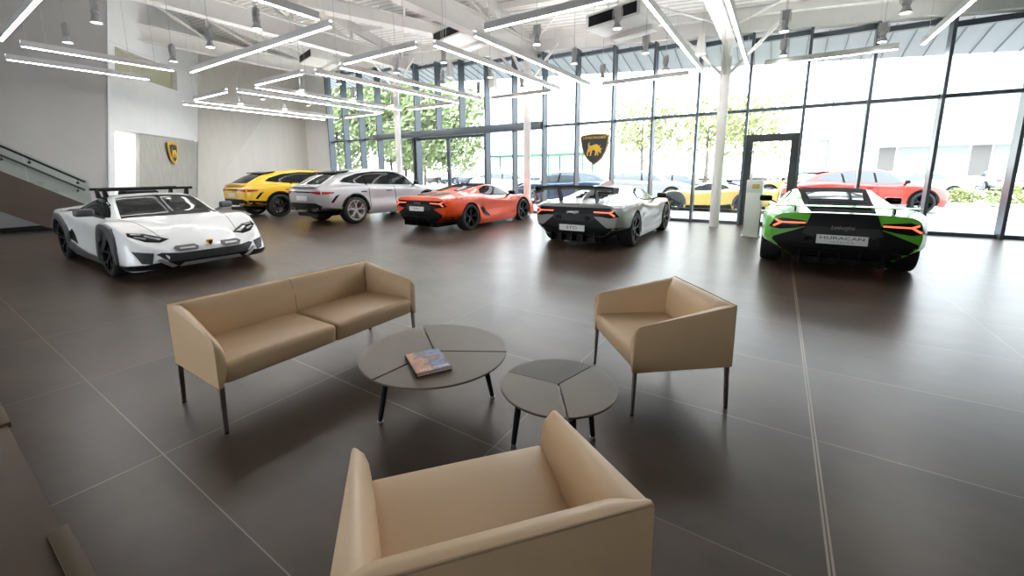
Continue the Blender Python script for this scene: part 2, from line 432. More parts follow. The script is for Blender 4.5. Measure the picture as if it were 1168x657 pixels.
# ------------------------------------------------------------------ glazed front, bay by bay
STEP = 1.2275
def XK(k): return 4.07 - STEP * k
TR0, TR1 = 3.02, 3.10
wn = 0
for k in range(-7, 19):
    xr = XK(k); xl_ = XK(k + 1)
    wn += 1
    slide = k in (11, 12, 13)               # bays taken by the sliding door
    bm = bmesh.new()
    box(bm, xr - .03, xr + .03, FY - .32, FY, 3.0 if k in (12, 13) else 0, zhead(xr))
    if k == 18: box(bm, xl_ - .03, xl_ + .03, FY - .32, FY, 0, zhead(xl_))
    x0, x1 = xl_ + .03, xr - .03
    box(bm, x0, x1, FY - .12, FY, zhead(xr) - .12, zhead(xr))
    if not slide:
        box(bm, x0, x1, FY - .14, FY, TR0, TR1)
        if k != 3: box(bm, x0, x1, FY - .14, FY, 0, .08)
    f = struct(mesh_obj('window_%d' % wn, bm, 'mullion', smooth=0))
    bm = bmesh.new()
    box(bm, x0, x1, FY - .06, FY - .045, TR1, zhead(xr) - .12)
    if not slide and k != 3: box(bm, x0, x1, FY - .06, FY - .045, .08, TR0)
    if k == 3: box(bm, x0, x1, FY - .06, FY - .045, 2.42, TR0)
    if k == 11: box(bm, -9.47, x1, FY - .06, FY - .045, .0, 3.0)
    mesh_obj('window_glass', bm, 'glass', f, smooth=0)
# header box over the sliding door
struct(bx('trim_1', (-15.7, -7.03, FY - .46, FY - .14, 2.95, 3.21), 'mullion', bev=.01), 'dark header box of the automatic sliding door')
d = struct(bx('door_1', (-13.36, -13.26, FY - .3, FY - .1, 0, 2.95), 'mullion'), 'automatic glass sliding door')
for n_, (xa, xb) in enumerate(((-13.26, -11.42), (-11.40, -9.52))):
    bm = bmesh.new()
    box(bm, xa, xa + .07, FY - .2, FY - .13, 0, 2.94); box(bm, xb - .07, xb, FY - .2, FY - .13, 0, 2.94)
    box(bm, xa + .07, xb - .07, FY - .2, FY - .13, 2.84, 2.94); box(bm, xa + .07, xb - .07, FY - .2, FY - .13, 0, .12)
    lf = mesh_obj('door_leaf', bm, 'mullion', d, smooth=0)
    bx('leaf_glass', (xa + .07, xb - .07, FY - .175, FY - .16, .12, 2.84), 'glass', lf)
bx('door_post', (-9.52, -9.42, FY - .3, FY - .1, 0, 2.95), 'mullion', d)
# single charcoal door
xl_, xr = XK(4) + .03, XK(3) - .03
bm = bmesh.new()
box(bm, xl_, xl_ + .16, FY - .24, FY - .02, 0, 2.42); box(bm, xr - .16, xr, FY - .24, FY - .02, 0, 2.42)
box(bm, xl_ + .16, xr - .16, FY - .24, FY - .02, 2.24, 2.42); box(bm, xl_ + .16, xr - .16, FY - .2, FY - .05, 0, .10)
d = struct(mesh_obj('door_2', bm, 'frame_dark', smooth=0), 'single charcoal framed glass door')
bx('door_glass', (xl_ + .16, xr - .16, FY - .13, FY - .115, .10, 2.24), 'glass', d)
bm = bmesh.new(); tube(bm, [(xl_ + .2, FY - .29, .85), (xl_ + .2, FY - .29, 2.1)], .016)
for z in (.95, 2.0): tube(bm, [(xl_ + .2, FY - .29, z), (xl_ + .12, FY - .22, z)], .012)
mesh_obj('door_handle', bm, 'steel', d)

# canopy soffit outside
bm = bmesh.new()
def can(x, d_, o=0): return (x, FY + .05 + d_, zhead(x) + .06 - .25 * d_ + o)
q = [can(-22, 0), can(11, 0), can(11, 1.75), can(-22, 1.75)]
a = [bm.verts.new(p) for p in q]; b = [bm.verts.new((p[0], p[1], p[2] + .25)) for p in q]
bm.faces.new(a[::-1]); bm.faces.new(b)
for i in range(4): bm.faces.new((a[i], a[(i + 1) % 4], b[(i + 1) % 4], b[i]))
x = -21.8
while x < 11:
    f0 = len(bm.faces); bar(bm, can(x, .0, -.012), can(x, 1.74, -.012), .018, .03); bm.faces.ensure_lookup_table()
    for i in range(f0, len(bm.faces)): bm.faces[i].material_index = 1
    x += .41
struct(mesh_obj('canopy', bm, ['soffit', 'seam'], smooth=0), 'pale metal canopy sloping down outside the glass')
wall_poly('trim_2', [(-22, FY - .1, zhead(-22)), (11, FY - .1, zhead(11)), (11, FY - .1, zdeck(11, FY) + .02), (-22, FY - .1, zdeck(-22, FY) + .02)], (0, -1, 0), .1, 'white_steel')

# ------------------------------------------------------------------ roof steel
for i, x in enumerate((-1.36, -7.3, -13.4, -19.3)):
    zb = 5.2 - .08 * (x + 7.3)
    bm = bmesh.new()
    box(bm, x - .15, x + .15, -4, FY - .15, zb, zb + .035); box(bm, x - .012, x + .012, -4, FY - .15, zb + .035, zb + .52); box(bm, x - .15, x + .15, -4, FY - .15, zb + .52, zb + .55)
    o = mesh_obj('beam', bm, 'white_steel', smooth=0); struct(o, 'white steel beam running to the glass')
    # rafter under the deck and web members
    bm = bmesh.new(); bar(bm, (x, -5, zdeck(x, -5) - .16), (x, FY - .2, zdeck(x, FY - .2) - .16), .2, .3)
    struct(mesh_obj('rafter', bm, 'white_steel', smooth=0), 'white sloping roof rafter')
    bm = bmesh.new()
    ys = [12.2, 10.2, 8.0, 5.6, 3.0, .2, -2.6]
    for a_, b_ in zip(ys, ys[1:]):
        if zdeck(x, a_) - .3 > zb + .6: bar(bm, (x, a_, zdeck(x, a_) - .3), (x, a_, zb + .5), .07, .07)
        bar(bm, (x, a_, zb + .5), (x, b_, zdeck(x, b_) - .3), .09, .09)
    struct(mesh_obj('truss_web', bm, 'white_steel', smooth=0), 'white diagonal truss members')
for i, y in enumerate((12.4, 10.6, 8.8, 7.0, 5.2, 3.4, 1.6, -.2)):
    bm = bmesh.new(); bar(bm, (-22.5, y, zdeck(-22.5, y) - .09), (13.8, y, zdeck(13.8, y) - .09), .09, .18)
    struct(mesh_obj('purlin', bm, 'white_steel', smooth=0), 'white roof purlin across the rafters')
bm = bmesh.new()
for x0, x1 in ((-7.3, -1.36), (-13.4, -7.3), (-19.3, -13.4), (-1.36, 4.6)):
    for ya, yb in ((12.6, 7.2), (7.2, 1.8)):
        for p, q in (((x0, ya), (x1, yb)), ((x0, yb), (x1, ya))):
            tube(bm, [(p[0], p[1], zdeck(*p) - .32), (q[0], q[1], zdeck(*q) - .32)], .028, 6)
struct(mesh_obj('truss_bracing', bm, 'white_steel'), 'white cross bracing rods under the roof')
bm = bmesh.new(); bar(bm, (-20.4, FY - .25, zhead(-20.4) + .18), (11, FY - .25, zhead(11) + .18), .22, .36)
struct(mesh_obj('beam', bm, 'white_steel', smooth=0), 'white edge beam over the glass')
# big square duct and cable tray overhead
bm = bmesh.new(); bar(bm, (-16.2, 1.0, 7.0), (-9.6, 12.0, 6.15), .42, .34)
struct(mesh_obj('duct', bm, 'white_steel', smooth=0), 'white square duct under the roof')
for x in (-1.36, -7.22, -13.5):
    bm = bmesh.new(); zt = 5.2 - .08 * (x + 7.3)
    lathe(bm, [(0, 0), (.135, 0), (.135, .02), (.12, .02), (.12, zt), (0, zt)], 28)
    bm2 = bm
    for s_ in (-1, 1): bar(bm2, (.0, 0, zt - .9), (s_ * 1.1, 0, zt + .25), .07, .07)
    bar(bm2, (0, 0, zt - .9), (0, -1.1, zt + .1), .07, .07)
    o = mesh_obj('column', bm2, 'white_steel'); o.location = (x, 12.25, 0)
    struct(o, 'round white steel column by the glass')

# ------------------------------------------------------------------ staircase
st = empty('staircase', (-16.6, 3.3, 0)); tag(st, 'brown sided staircase with glass balustrade climbing along the grey wall', 'staircase')
SLP = .668
def sz(y): return .30 + (3.3 - y) * SLP     # nosing line, world y
bm = bmesh.new()
poly = [(2.95, .0), (2.5, .0), (-3.6, 4.03), (-3.6, 4.62), (3.30, .32), (3.30, .0)]
poly = [(3.30, .0), (2.52, .0), (-3.6, (2.52 + 3.6) * SLP), (-3.6, sz(-3.6) + .25), (3.30, .55)]
prism(bm, [(y - 3.3, z) for y, z in poly], lambda u, v, w: Vector((.62 + w, u, v)), .05)
mesh_obj('stringer', bm, 'brown_stair', st, smooth=0)
for i in range(22):
    y = 3.2 - i * .27; z = .17 + i * .27 * SLP
    bx('tread', (-.65, .61, y - 3.3 - .30, y - 3.3, z - .05, z), 'brown', st)
bm = bmesh.new(); bar(bm, (0, -.4, .02), (0, -6.9, 4.35), 1.24, .10); mesh_obj('soffit', bm, 'grey_wall', st, smooth=0)
# glass panels
ys = [3.22, 2.12, 1.02, -.08, -1.18, -2.28, -3.38]
for a_, b_ in zip(ys, ys[1:]):
    bm = bmesh.new()
    prism(bm, [(a_ - .012 - 3.3, sz(a_) + .1), (b_ + .012 - 3.3, sz(b_) + .1), (b_ + .012 - 3.3, sz(b_) + .98), (a_ - .012 - 3.3, sz(a_) + .98)], lambda u, v, w: Vector((.635 + w, u, v)), .018)
    mesh_obj('glass_panel', bm, 'rail_glass', st, smooth=0)
def hr(name, x, y0, y1, dz, hooks, hx):
    bm = bmesh.new()
    p = [(x, y0 - 3.3, sz(y0) + dz), (x, y1 - 3.3, sz(y1) + dz)]
    tube(bm, p, .026, 10); h = mesh_obj(name, bm, 'black', st)
    for yy in hooks:
        bm = bmesh.new(); z = sz(yy) + dz
        tube(bm, [(x, yy - 3.3, z - .02), (x, yy - 3.3, z - .09), (x + hx, yy - 3.3, z - .11)], .011, 6); lathe(bm, [(0, 0), (.032, 0), (.032, .01), (0, .01)], 10, Matrix.Translation((x + hx, yy - 3.3, z - .11)) @ Matrix.Rotation(PI / 2, 4, 'Y'))
        mesh_obj('rail_bracket', bm, 'black', h)
hr('handrail', .70, 3.14, -3.5, .90, (3.0, 2.2, 1.5, .9, -.2, -1.3), -.05)
hr('handrail', -.60, 3.36, -3.5, .80, (3.22, 1.9, .5, -.9), -.06)

# ------------------------------------------------------------------ linear lights
LZ, LS = 3.95, 2.45
bpy.context.view_layer.update()
def linear_light(ax, ay, bx_, by_, label):
    a = Vector((ax * LS, ay * LS)); b = Vector((bx_ * LS, by_ * LS)); m = (a + b) / 2; L = (b - a).length
    rz = math.atan2((b - a).y, (b - a).x)
    t = empty('linear_light', (m.x, m.y, LZ), rz); tag(t, label, 'pendant light', 'linear lights hung in rectangles')
    bm = bmesh.new(); box(bm, -L / 2, L / 2, -.032, .032, .012, .09)
    box(bm, -L / 2, L / 2, -.032, -.028, .09, .13); box(bm, -L / 2, L / 2, .028, .032, .09, .13)
    mesh_obj('housing', bm, 'alu', t, smooth=0)
    bm = bmesh.new(); box(bm, -L / 2 + .012, L / 2 - .012, -.02, .02, .004, .014)
    mesh_obj('diffuser', bm, 'light_on', t, smooth=0)
    bm = bmesh.new(); box(bm, -L / 2 + .03, L / 2 - .03, -.026, .026, .09, .096)  # added uplight, hidden from below, brightens the roof deck
    mesh_obj('added_uplight_strip', bm, 'added_uplight', t, smooth=0)
    for s in (-1, 1):
        lx = s * (L / 2 - .35); w = Matrix.Rotation(rz, 2) @ Vector((lx, 0)); top = zdeck(m.x + w.x, m.y + w.y) - LZ
        bm = bmesh.new(); tube(bm, [(lx, 0, .1), (lx, 0, top)], .004, 5); mesh_obj('suspension_cable', bm, 'steel', t)
ordn = ['second', 'third', 'fourth', 'fifth', 'sixth', 'seventh']
# rectangles along the glass: x span per rectangle, long sides run towards the glass
rects = [(-.35, .90), (-2.0, -.76), (-3.64, -2.41), (-5.28, -4.05), (-6.95, -5.72), (-8.6, -7.37)]
for i, (xa, xb) in enumerate(rects):
    nm = 'first' if i == 0 else ordn[i - 1]
    base = 'in %s light rectangle from the right along the glass' % nm
    if i < 5:
        linear_light(xa, 2.62, xa, 4.88, 'long lit bar, left side, ' + base)
    linear_light(xb, 2.62, xb, 4.88, 'long lit bar, right side, ' + base)
    if i < 5:
        linear_light(xa + .14, 4.93, xb - .14, 4.93, 'short bar nearest the glass ' + base)
        if i > 0: linear_light(xa + .14, 2.56, xb - .14, 2.56, 'short bar farthest from glass ' + base)
linear_light(-5.02, .67, -2.72, .67, 'long lit bar nearest the seating, leaving the picture at the top left corner')
linear_light(-5.02, 1.89, -2.70, 1.89, 'long lit bar before the far left wall, end meeting a lit bar above')
linear_light(-5.09, .78, -5.09, 1.77, 'short lit bar above the white car, inner one of the left pair')
linear_light(-5.76, .78, -5.76, 1.77, 'short lit bar above the staircase, outer one of the left pair')
linear_light(-2.65, .78, -2.65, 1.77, 'lit bar at the top edge above the far yellow car')

# ------------------------------------------------------------------ spotlights on a grid
def make_spot():
    t = empty('spotlight', (0, 0, 0))
    bm = bmesh.new(); box(bm, -.055, .055, -.045, .045, .20, .36); bmesh.ops.bevel(bm, geom=bm.edges[:], offset=.008, segments=2, affect='EDGES')
    for z in (.22, .25, .28, .31): box(bm, -.062, .062, -.05, .05, z, z + .008)
    mesh_obj('gear_box', bm, 'spot_grey', t)
    bm = bmesh.new(); tube(bm, [(-.07, 0, .37), (-.09, 0, .30), (-.085, 0, .18), (-.04, 0, .14)], .008, 6); tube(bm, [(.07, 0, .37), (.09, 0, .30), (.085, 0, .18), (.04, 0, .14)], .008, 6); box(bm, -.08, .08, -.012, .012, .36, .385)
    mesh_obj('yoke', bm, 'spot_grey', t)
    bm = bmesh.new(); lathe(bm, [(0, .20), (.055, .20), (.06, .13), (.045, .12), (.05, .09), (.085, .015), (.085, 0), (.078, 0), (.07, .02), (0, .03)], 20)
    h = mesh_obj('lamp_head', bm, 'spot_grey', t)
    bm = bmesh.new(); lathe(bm, [(0, .012), (.066, .012), (.066, .022), (0, .022)], 20); mesh_obj('lens', bm, 'spot_on', h)
    bm = bmesh.new(); tube(bm, [(0, 0, 0), (0, 0, 1)], .006, 5); mesh_obj('cable', bm, 'spot_grey', t)
    return t
spot0 = make_spot(); used = False
cols = [(1.55, (9.9, 11.8), 'first'), (-.15, (9.86, 11.88), 'second'), (-2.73, (7.9, 9.83, 11.78), 'third'), (-4.42, (7.89, 9.75, 11.7), 'fourth'), (-6.95, (7.86, 9.77, 11.46), 'fifth'), (-8.66, (7.91, 9.71, 11.48), 'sixth'), (-11.1, (7.89, 9.6, 11.4), 'seventh'), (-12.8, (7.76, 9.65, 11.4), 'eighth'), (-15.5, (7.9, 9.6), 'ninth'), (-17.0, (7.86, 9.5), 'tenth')]
spots = []
for x, ys, nm in cols:
    for j, y in enumerate(ys):
        where = ('nearest the glass' if j == len(ys) - 1 else 'farthest from glass' if j == 0 else 'middle one')
        spots.append((x, y, 'hanging grey spotlight, %s in the %s row from the right' % (where, nm)))
for x, nm in ((-8.15, 'right'), (-10.07, 'middle'), (-12.0, 'left')):
    for y, w in ((4.19, 'back'), (2.48, 'front')):
        if (x, y) == (-8.15, 2.48): continue
        spots.append((x, y, 'hanging grey spotlight, %s one of the %s pair above the white car' % (w, nm)))
for x, y, lab in spots:
    if not used: t = spot0; used = True
    else: t = copy_tree(spot0)
    t.location = (x, y, 4.08); t.rotation_euler.z = random.uniform(-.6, .6)
    tag(t, lab, 'spotlight', 'spotlights hung over the showroom')
    for ch in t.children:
        if ch.name.startswith('cable'): ch.location.z = .38; ch.scale = (1, 1, zdeck(x, y) - 4.08 - .38)
# tapered white pendants
for x, z0, lab in ((-10.4, 4.93, 'white tapered box hung above the sliding door, left of two'), (-8.5, 4.36, 'white tapered box hung above the sliding door, right of two'), (-1.95, 4.44, 'white tapered box hung beside the thick white column')):
    t = empty('pendant_speaker', (x, 12.1, z0)); tag(t, lab, 'pendant speaker', 'white tapered pendants')
    bm = bmesh.new(); bar(bm, (0, 0, 0), (0, 0, .50), .24, .24, Vector((0, 1, 0)), .13, .13); mesh_obj('cabinet', bm, 'white_plastic', t, smooth=0)
    bx('front_grille', (-.10, .10, -.10, .10, -.012, 0), 'alu', t)
    bm = bmesh.new(); tube(bm, [(0, 0, .5), (0, 0, zdeck(x, 12.1) - z0)], .008, 6); mesh_obj('hanger', bm, 'white_steel', t)
# ceiling air units
for x, z0, lab in ((-3.55, 4.98, 'white air unit with black slot near the thick white column'), (-8.75, 5.5, 'white air unit with black slot above the sliding door'), (-16.2, 5.95, 'white air unit with black slot near the far left wall')):
    t = empty('air_conditioner', (x, 10.55, z0), math.radians(-14)); tag(t, lab, 'air conditioner', 'ceiling air units')
    bx('casing', (-.75, .75, -.42, .42, 0, .36), 'white_plastic', t, .02)
    bx('intake_grille', (-.66, .66, -.435, -.41, .06, .30), 'gloss_black', t)
    bx('outlet_duct', (-.6, .6, .42, .74, -.10, .20), 'white_plastic', t, .02)
    bm = bmesh.new()
    for sx in (-.6, .6):
        for sy in (-.3, .3): tube(bm, [(sx, sy, .36), (sx, sy, zdeck(x + sx, 10.55 + sy) - z0)], .008, 6)
    mesh_obj('hanger_rods', bm, 'steel', t)

# ------------------------------------------------------------------ furniture
def rbox(bm, x0, x1, y0, y1, z0, z1, r, seg=3, cuts=0, crown=0.0, sag=0.0):
    t = bmesh.new(); box(t, x0, x1, y0, y1, z0, z1)
    bmesh.ops.bevel(t, geom=t.edges[:], offset=r, segments=seg, affect='EDGES', profile=.5)
    if cuts:
        for ax, lo, hi in ((0, x0, x1), (1, y0, y1)):
            for i in range(1, cuts):
                co = [0, 0, 0]; co[ax] = lo + (hi - lo) * i / cuts; no = [0, 0, 0]; no[ax] = 1
                bmesh.ops.bisect_plane(t, geom=t.verts[:] + t.edges[:] + t.faces[:], plane_co=co, plane_no=no)
    zm = (z0 + z1) / 2
    for v in t.verts:
        u = 2 * (v.co.x - (x0 + x1) / 2) / (x1 - x0); w = 2 * (v.co.y - (y0 + y1) / 2) / (y1 - y0)
        k = max(0, 1 - u ** 4) * max(0, 1 - w ** 4)
        if v.co.z > zm: v.co.z += crown * k
    me = bpy.data.meshes.new('tmp'); t.to_mesh(me); t.free(); bm.from_mesh(me); bpy.data.meshes.remove(me)

SZB, SZT, SZA = .285, .682, .572            # shell bottom, back top, arm front top
def arm_mesh(D, side):
    """arm shell: u runs front->back along -x, outer face flat"""
    bm = bmesh.new(); nu = 26; rings = []
    for i in range(nu + 1):
        f = i / nu; u = (D - .008) * f ** 1.4
        h = SZA + (SZT - SZA) * (u / D)
        rc = .045
        if u < rc: h -= rc - math.sqrt(max(0, rc * rc - (rc - u) ** 2))
        blend = min(1, u / (D * .85))
        tmid = .052 + .055 * blend ** .8; ttop = .016 + .042 * blend ** 1.2; tbot = .018 + .06 * blend
        H = h - SZB
        prof = [(0, 0), (0, .5), (0, .97), (.004, 1.0), (ttop * .55, 1.004), (ttop, .985), (ttop + (tmid - ttop) * .55, .90), (ttop + (tmid - ttop) * .88, .76), (tmid, .58), (tmid * .98, .40), (tbot + (tmid - tbot) * .6, .2), (tbot, .0)]
        rings.append([bm.verts.new((D / 2 - u, side * (0 - v), SZB + H * w)) for v, w in prof])
    n = len(rings[0])
    for a, b in zip(rings, rings[1:]):
        for k in range(n):
            bm.faces.new((a[k], a[(k + 1) % n], b[(k + 1) % n], b[k]))
    bm.faces.new(rings[0]); bm.faces.new(rings[-1][::-1])
    return bm
def back_mesh(D, W):
    bm = bmesh.new(); nu = 24; rings = []
    for i in range(nu + 1):
        y = -W / 2 + W * i / nu
        e = min(1, (W / 2 - abs(y)) / .10); e = e * e * (3 - 2 * e)
        H = SZT - SZB
        tt = .030 + .030 * e; tm = .075 + .05 * e
        prof = [(0, 0), (0, .5), (0, .975), (.004, 1.0), (tt * .5, 1.006), (tt, .985), (tt + (tm - tt) * .5, .89), (tt + (tm - tt) * .85, .74), (tm, .52), (tm * .97, .3), (tm * .8, 0)]
        rings.append([bm.verts.new((-D / 2 + v, y, SZB + H * w)) for v, w in prof])
    n = len(rings[0])
    for a, b in zip(rings, rings[1:]):
        for k in range(n):
            bm.faces.new((a[k], a[(k + 1) % n], b[(k + 1) % n], b[k]))
    bm.faces.new(rings[0]); bm.faces.new(rings[-1][::-1])
    return bm
def lounge(name, D, W, seats, loc, rz, label, cat):
    t = empty(name, (*loc, 0), rz); tag(t, label, cat)
    for s in (1, -1):
        bm = arm_mesh(D, s)
        for v in bm.verts: v.co.y += s * W / 2
        mesh_obj('armrest', bm, 'tan', t, smooth=50)
    b = mesh_obj('backrest', back_mesh(D, W - .002), 'tan', t, smooth=50)
    bm = bmesh.new()
    x0 = -D / 2 + .004
    tube(bm, [(x0, -W / 2 + .004, SZT + .001), (x0, W / 2 - .004, SZT + .001)], .0045, 6)
    for s in (1, -1):
        tube(bm, [(x0, s * (W / 2 - .004), SZT), (x0, s * (W / 2 - .004), SZB)], .0035, 6)
    mesh_obj('piping', bm, 'tan_seam', b)
    if seats == 2:
        bm = bmesh.new(); xs = -D / 2
        tube(bm, [(xs + .004, 0, SZT + .004), (xs + .062, 0, SZT - .006), (xs + .095, 0, .63), (xs + .122, 0, .54), (xs + .126, 0, .44)], .003, 6)
        mesh_obj('centre_seam', bm, 'tan_seam', b)
    iw = W - .07; sw = iw / seats
    for k in range(seats):
        ya = -iw / 2 + k * sw
        bm = bmesh.new(); rbox(bm, -D / 2 + .07, D / 2 + .004, ya + .002, ya + sw - .002, SZB + .004, .425, .030, 4, 9, .014)
        for v in bm.verts:
            if v.co.x > D / 2 - .06 and v.co.z < .36: v.co.x -= .018 * (.36 - v.co.z) / .08
        mesh_obj('seat_cushion', bm, 'tan', t, smooth=60)
    bm = bmesh.new(); box(bm, -D / 2 + .02, D / 2 - .05, -W / 2 + .015, W / 2 - .015, SZB + .002, SZB + .02)
    mesh_obj('base_panel', bm, 'tan_seam', t, smooth=0)
    for sx in (1, -1):
        for sy in (1, -1):
            bm = bmesh.new(); p = Vector((sx * (D / 2 - .022), sy * (W / 2 - .02), SZB)); q = Vector((sx * (D / 2 - .012), sy * (W / 2 - .012), .006))
            bar(bm, p, q, .026, .018, Vector((1, 0, 0)), .020, .015)
            lg = mesh_obj('leg', bm, 'leg', t, smooth=0)
            bm = bmesh.new(); lathe(bm, [(0, 0), (.011, 0), (.011, .008), (0, .008)], 12, Matrix.Translation((q.x, q.y, 0))); mesh_obj('glide', bm, 'black', lg)
    return t
lounge('sofa', .635, 1.53, 2, (-2.885, 1.665), 0, 'tan leather two seat sofa on thin metal legs beside the round tables', 'sofa')
lounge('armchair', .65, .73, 1, (-.625, 2.835), math.radians(220), 'tan leather armchair standing on the open floor beyond the smaller round table', 'armchair')
lounge('armchair', .64, .755, 1, (-.674, .857), math.radians(140), 'tan leather armchair nearest the camera, seen from behind, cut by the frame', 'armchair')

def round_table(loc, r, zt, ang, legs, label, hs):
    t = empty('coffee_table', (*loc, 0)); tag(t, label, 'table')
    n = 40
    for k in range(3):
        a0 = ang[k]; a1 = ang[(k + 1) % 3]
        if a1 < a0: a1 += 2 * PI
        g = .0045; m = (a0 + a1) / 2; off = Vector((math.cos(m), math.sin(m))) * (g / max(.3, math.sin((a1 - a0) / 2)))
        bm = bmesh.new(); pts = [(off.x, off.y)]
        for i in range(n + 1):
            a = a0 + (a1 - a0) * i / n
            rr = r
            p = Vector((math.cos(a), math.sin(a))) * rr
            if i == 0: p += Vector((-math.sin(a0), math.cos(a0))) * g
            if i == n: p -= Vector((-math.sin(a1), math.cos(a1))) * g
            pts.append((p.x, p.y))
        z = zt - hs[k]
        prism(bm, pts, lambda u, v, w: Vector((u, v, z - .011 + w)), .011)
        bmesh.ops.recalc_face_normals(bm, faces=bm.faces)
        bmesh.ops.bevel(bm, geom=[e for e in bm.edges if e.calc_face_angle(0) > 1], offset=.0025, segments=2, affect='EDGES')
        mesh_obj('tabletop_panel', bm, 'table_dark' if hs[k] > .004 else 'table', t, smooth=30)
    bm = bmesh.new()
    for a in ang: bar(bm, (0, 0, zt - .026), (math.cos(a) * r * .93, math.sin(a) * r * .93, zt - .026), .05, .008)
    lathe(bm, [(0, zt - .03), (.07, zt - .03), (.07, zt - .018), (0, zt - .018)], 20)
    mesh_obj('top_frame', bm, 'steel', t, smooth=0)
    for la in legs:
        bm = bmesh.new(); ca, sa = math.cos(la), math.sin(la)
        p = Vector((ca * r * .66, sa * r * .66, zt - .03)); q = Vector((ca * r * .80, sa * r * .80, .012))
        tube(bm, [p, q], [.020, .014], 14); lg = mesh_obj('leg', bm, 'black', t)
        bm = bmesh.new(); lathe(bm, [(0, 0), (.0165, 0), (.0165, .012), (.013, .014), (0, .014)], 14, Matrix.Translation((q.x, q.y, 0))); mesh_obj('foot', bm, 'steel', lg)
    return t
def A(px, py, cx_, cy_): return math.atan2(py - cy_, px - cx_)
T1 = (-1.760, 1.812); T2 = (-.875, 1.81)
round_table(T1, .463, .365, [math.radians(a) for a in (31, 144, 266)], [math.radians(a) for a in (247, 43, 145)], 'larger round bronze table between sofa and armchairs, a book on it', (0, .0, .0))
round_table(T2, .305, .40, [math.radians(a) for a in (76, 185, 304)], [math.radians(a) for a in (200, 62, 315)], 'smaller round bronze table beside the larger one, nothing on it', (.007, 0, 0))
# book
bk = empty('book', (-1.664, 1.655, .366), math.radians(60))
tag(bk, 'hardback book with orange and blue cover lying on the larger round table', 'book')
bx('cover', (-.105, .105, -.136, .136, .022, .026), 'book', bk)
bx('pages', (-.101, .101, -.132, .132, .003, .022), 'book_pages', bk)
bx('back_cover', (-.105, .105, -.136, .136, 0, .003), 'black', bk)
bx('spine', (-.108, -.102, -.136, .136, 0, .026), 'black', bk)
text_obj('cover_title', 'LAMBORGHINI', .03, 'white_plastic', Matrix.Translation((.01, -.108, .0262)), bk, .0003, .165)

# low brown slab in the corner by the camera
pl = empty('platform', (-3.2, -.4, 0)); tag(pl, 'low brown slab with bronze edge strips at the near left corner', 'platform')
bx('slab', (-2.6, 1.6, -1.0, .62, 0, .016), 'brown', pl, .003)
for xa, xb in ((-1.3, -.56), (.78, 1.6)):
    bx('edge_strip', (xa, xb, .575, .635, 0, .034), 'tan_strip', pl, .002)

# information stand by the door
sd_ = empty('information_stand', (-.42, 10.75, 0), math.radians(-6)); tag(sd_, 'white upright information stand by the charcoal door', 'stand')
bx('pedestal', (-.155, .155, -.09, .09, .03, 1.28), 'white_plastic', sd_, .006)
bx('base', (-.175, .175, -.12, .12, 0, .03), 'white_plastic', sd_, .004)
bx('header_panel', (-.156, .156, -.096, -.088, 1.0, 1.27), 'alu', sd_, .002)
bx('display', (-.04, .10, -.100, -.094, 1.09, 1.19), 'amber', sd_, .002)

# ------------------------------------------------------------------ shield signs
def shield(w, h, n=10):
    """outline of a pointed shield, centred in x, point at z=0"""
    r = []
    half = [(0, 0), (.16, .10), (.30, .24), (.405, .42), (.46, .60), (.485, .78), (.50, .93)]
    top = [(.40, .965), (.2, .99), (0, 1.0)]
    pts = half + top
    r = [(x * w, z * h) for x, z in pts] + [(-x * w, z * h) for x, z in pts[::-1][1:-1]]
    return r
BULL = [(-.30, 1.0), (-.40, .96), (-.44, .80), (-.40, .70), (-.44, .46), (-.52, .26), (-.50, .02), (-.42, .02), (-.42, .22), (-.30, .36), (-.26, .22), (-.30, .02), (-.21, .02), (-.15, .24), (-.14, .40), (.02, .44), (.10, .34), (.06, .02), (.14, .02), (.20, .28), (.24, .02), (.32, .04), (.28, .36), (.38, .26), (.44, .18), (.52, .24), (.48, .42), (.58, .58), (.44, .54), (.40, .66), (.46, .80), (.34, .70), (.22, .84), (.02, .82), (-.16, .74), (-.32, .76), (-.36, .88)]
def shield_sign(name, w, h, outer, mtx, label, word=True, rods=0):
    t = empty(name); t.matrix_world = mtx; tag(t, label, 'sign')
    def lay(nm, k, y0, y1, m, dz=0):
        bm = bmesh.new(); pts = [(x * k, (z - h * .52) * k + h * .52 + dz) for x, z in shield(w, h)]
        prism(bm, pts, lambda u, v, q: Vector((u, y0 + q, v)), y1 - y0); return mesh_obj(nm, bm, m, t, smooth=0)
    lay('rim', 1.0, -.02, .03, outer); lay('gold_line', .965 if outer == 'crest_black' else .76, -.026, -.018, 'gold' if outer == 'crest_black' else 'crest_black'); lay('field', .925 if outer == 'crest_black' else .72, -.032, -.024, 'crest_black')
    bm = bmesh.new(); prism(bm, [(x * w * .50, z * h * .44 + h * .29) for x, z in BULL], lambda u, v, q: Vector((u, -.044 + q, v)), .014); mesh_obj('bull_emblem', bm, 'gold', t, smooth=0)
    if word:
        text_obj('lettering', 'LAMBORGHINI', .12 * w, 'gold', Matrix.Translation((0, -.035, h * .865)) @ Matrix.Rotation(PI / 2, 4, 'X'), t, .003, w * .80)
    if rods:
        for s in (-.25, .25):
            bm = bmesh.new(); tube(bm, [(s * w, .005, h * .97), (s * w, .005, h * .97 + rods)], .012, 6); mesh_obj('hanger_rod', bm, 'black', t)
    return t
shield_sign('shield_sign', .95, .99, 'crest_black', Matrix.Translation((-5.03, FY - .42, 1.69)), 'black and gold bull shield hanging in front of the glass', True, .32)
m = Matrix.Translation(pp(3.68, 1.88, .06)) @ Matrix.Rotation(math.atan2(PD.y, PD.x), 4, 'Z')
shield_sign('shield_sign', .60, .86, 'gold', m, 'yellow rimmed bull shield on the grey panel of the angled wall', False)

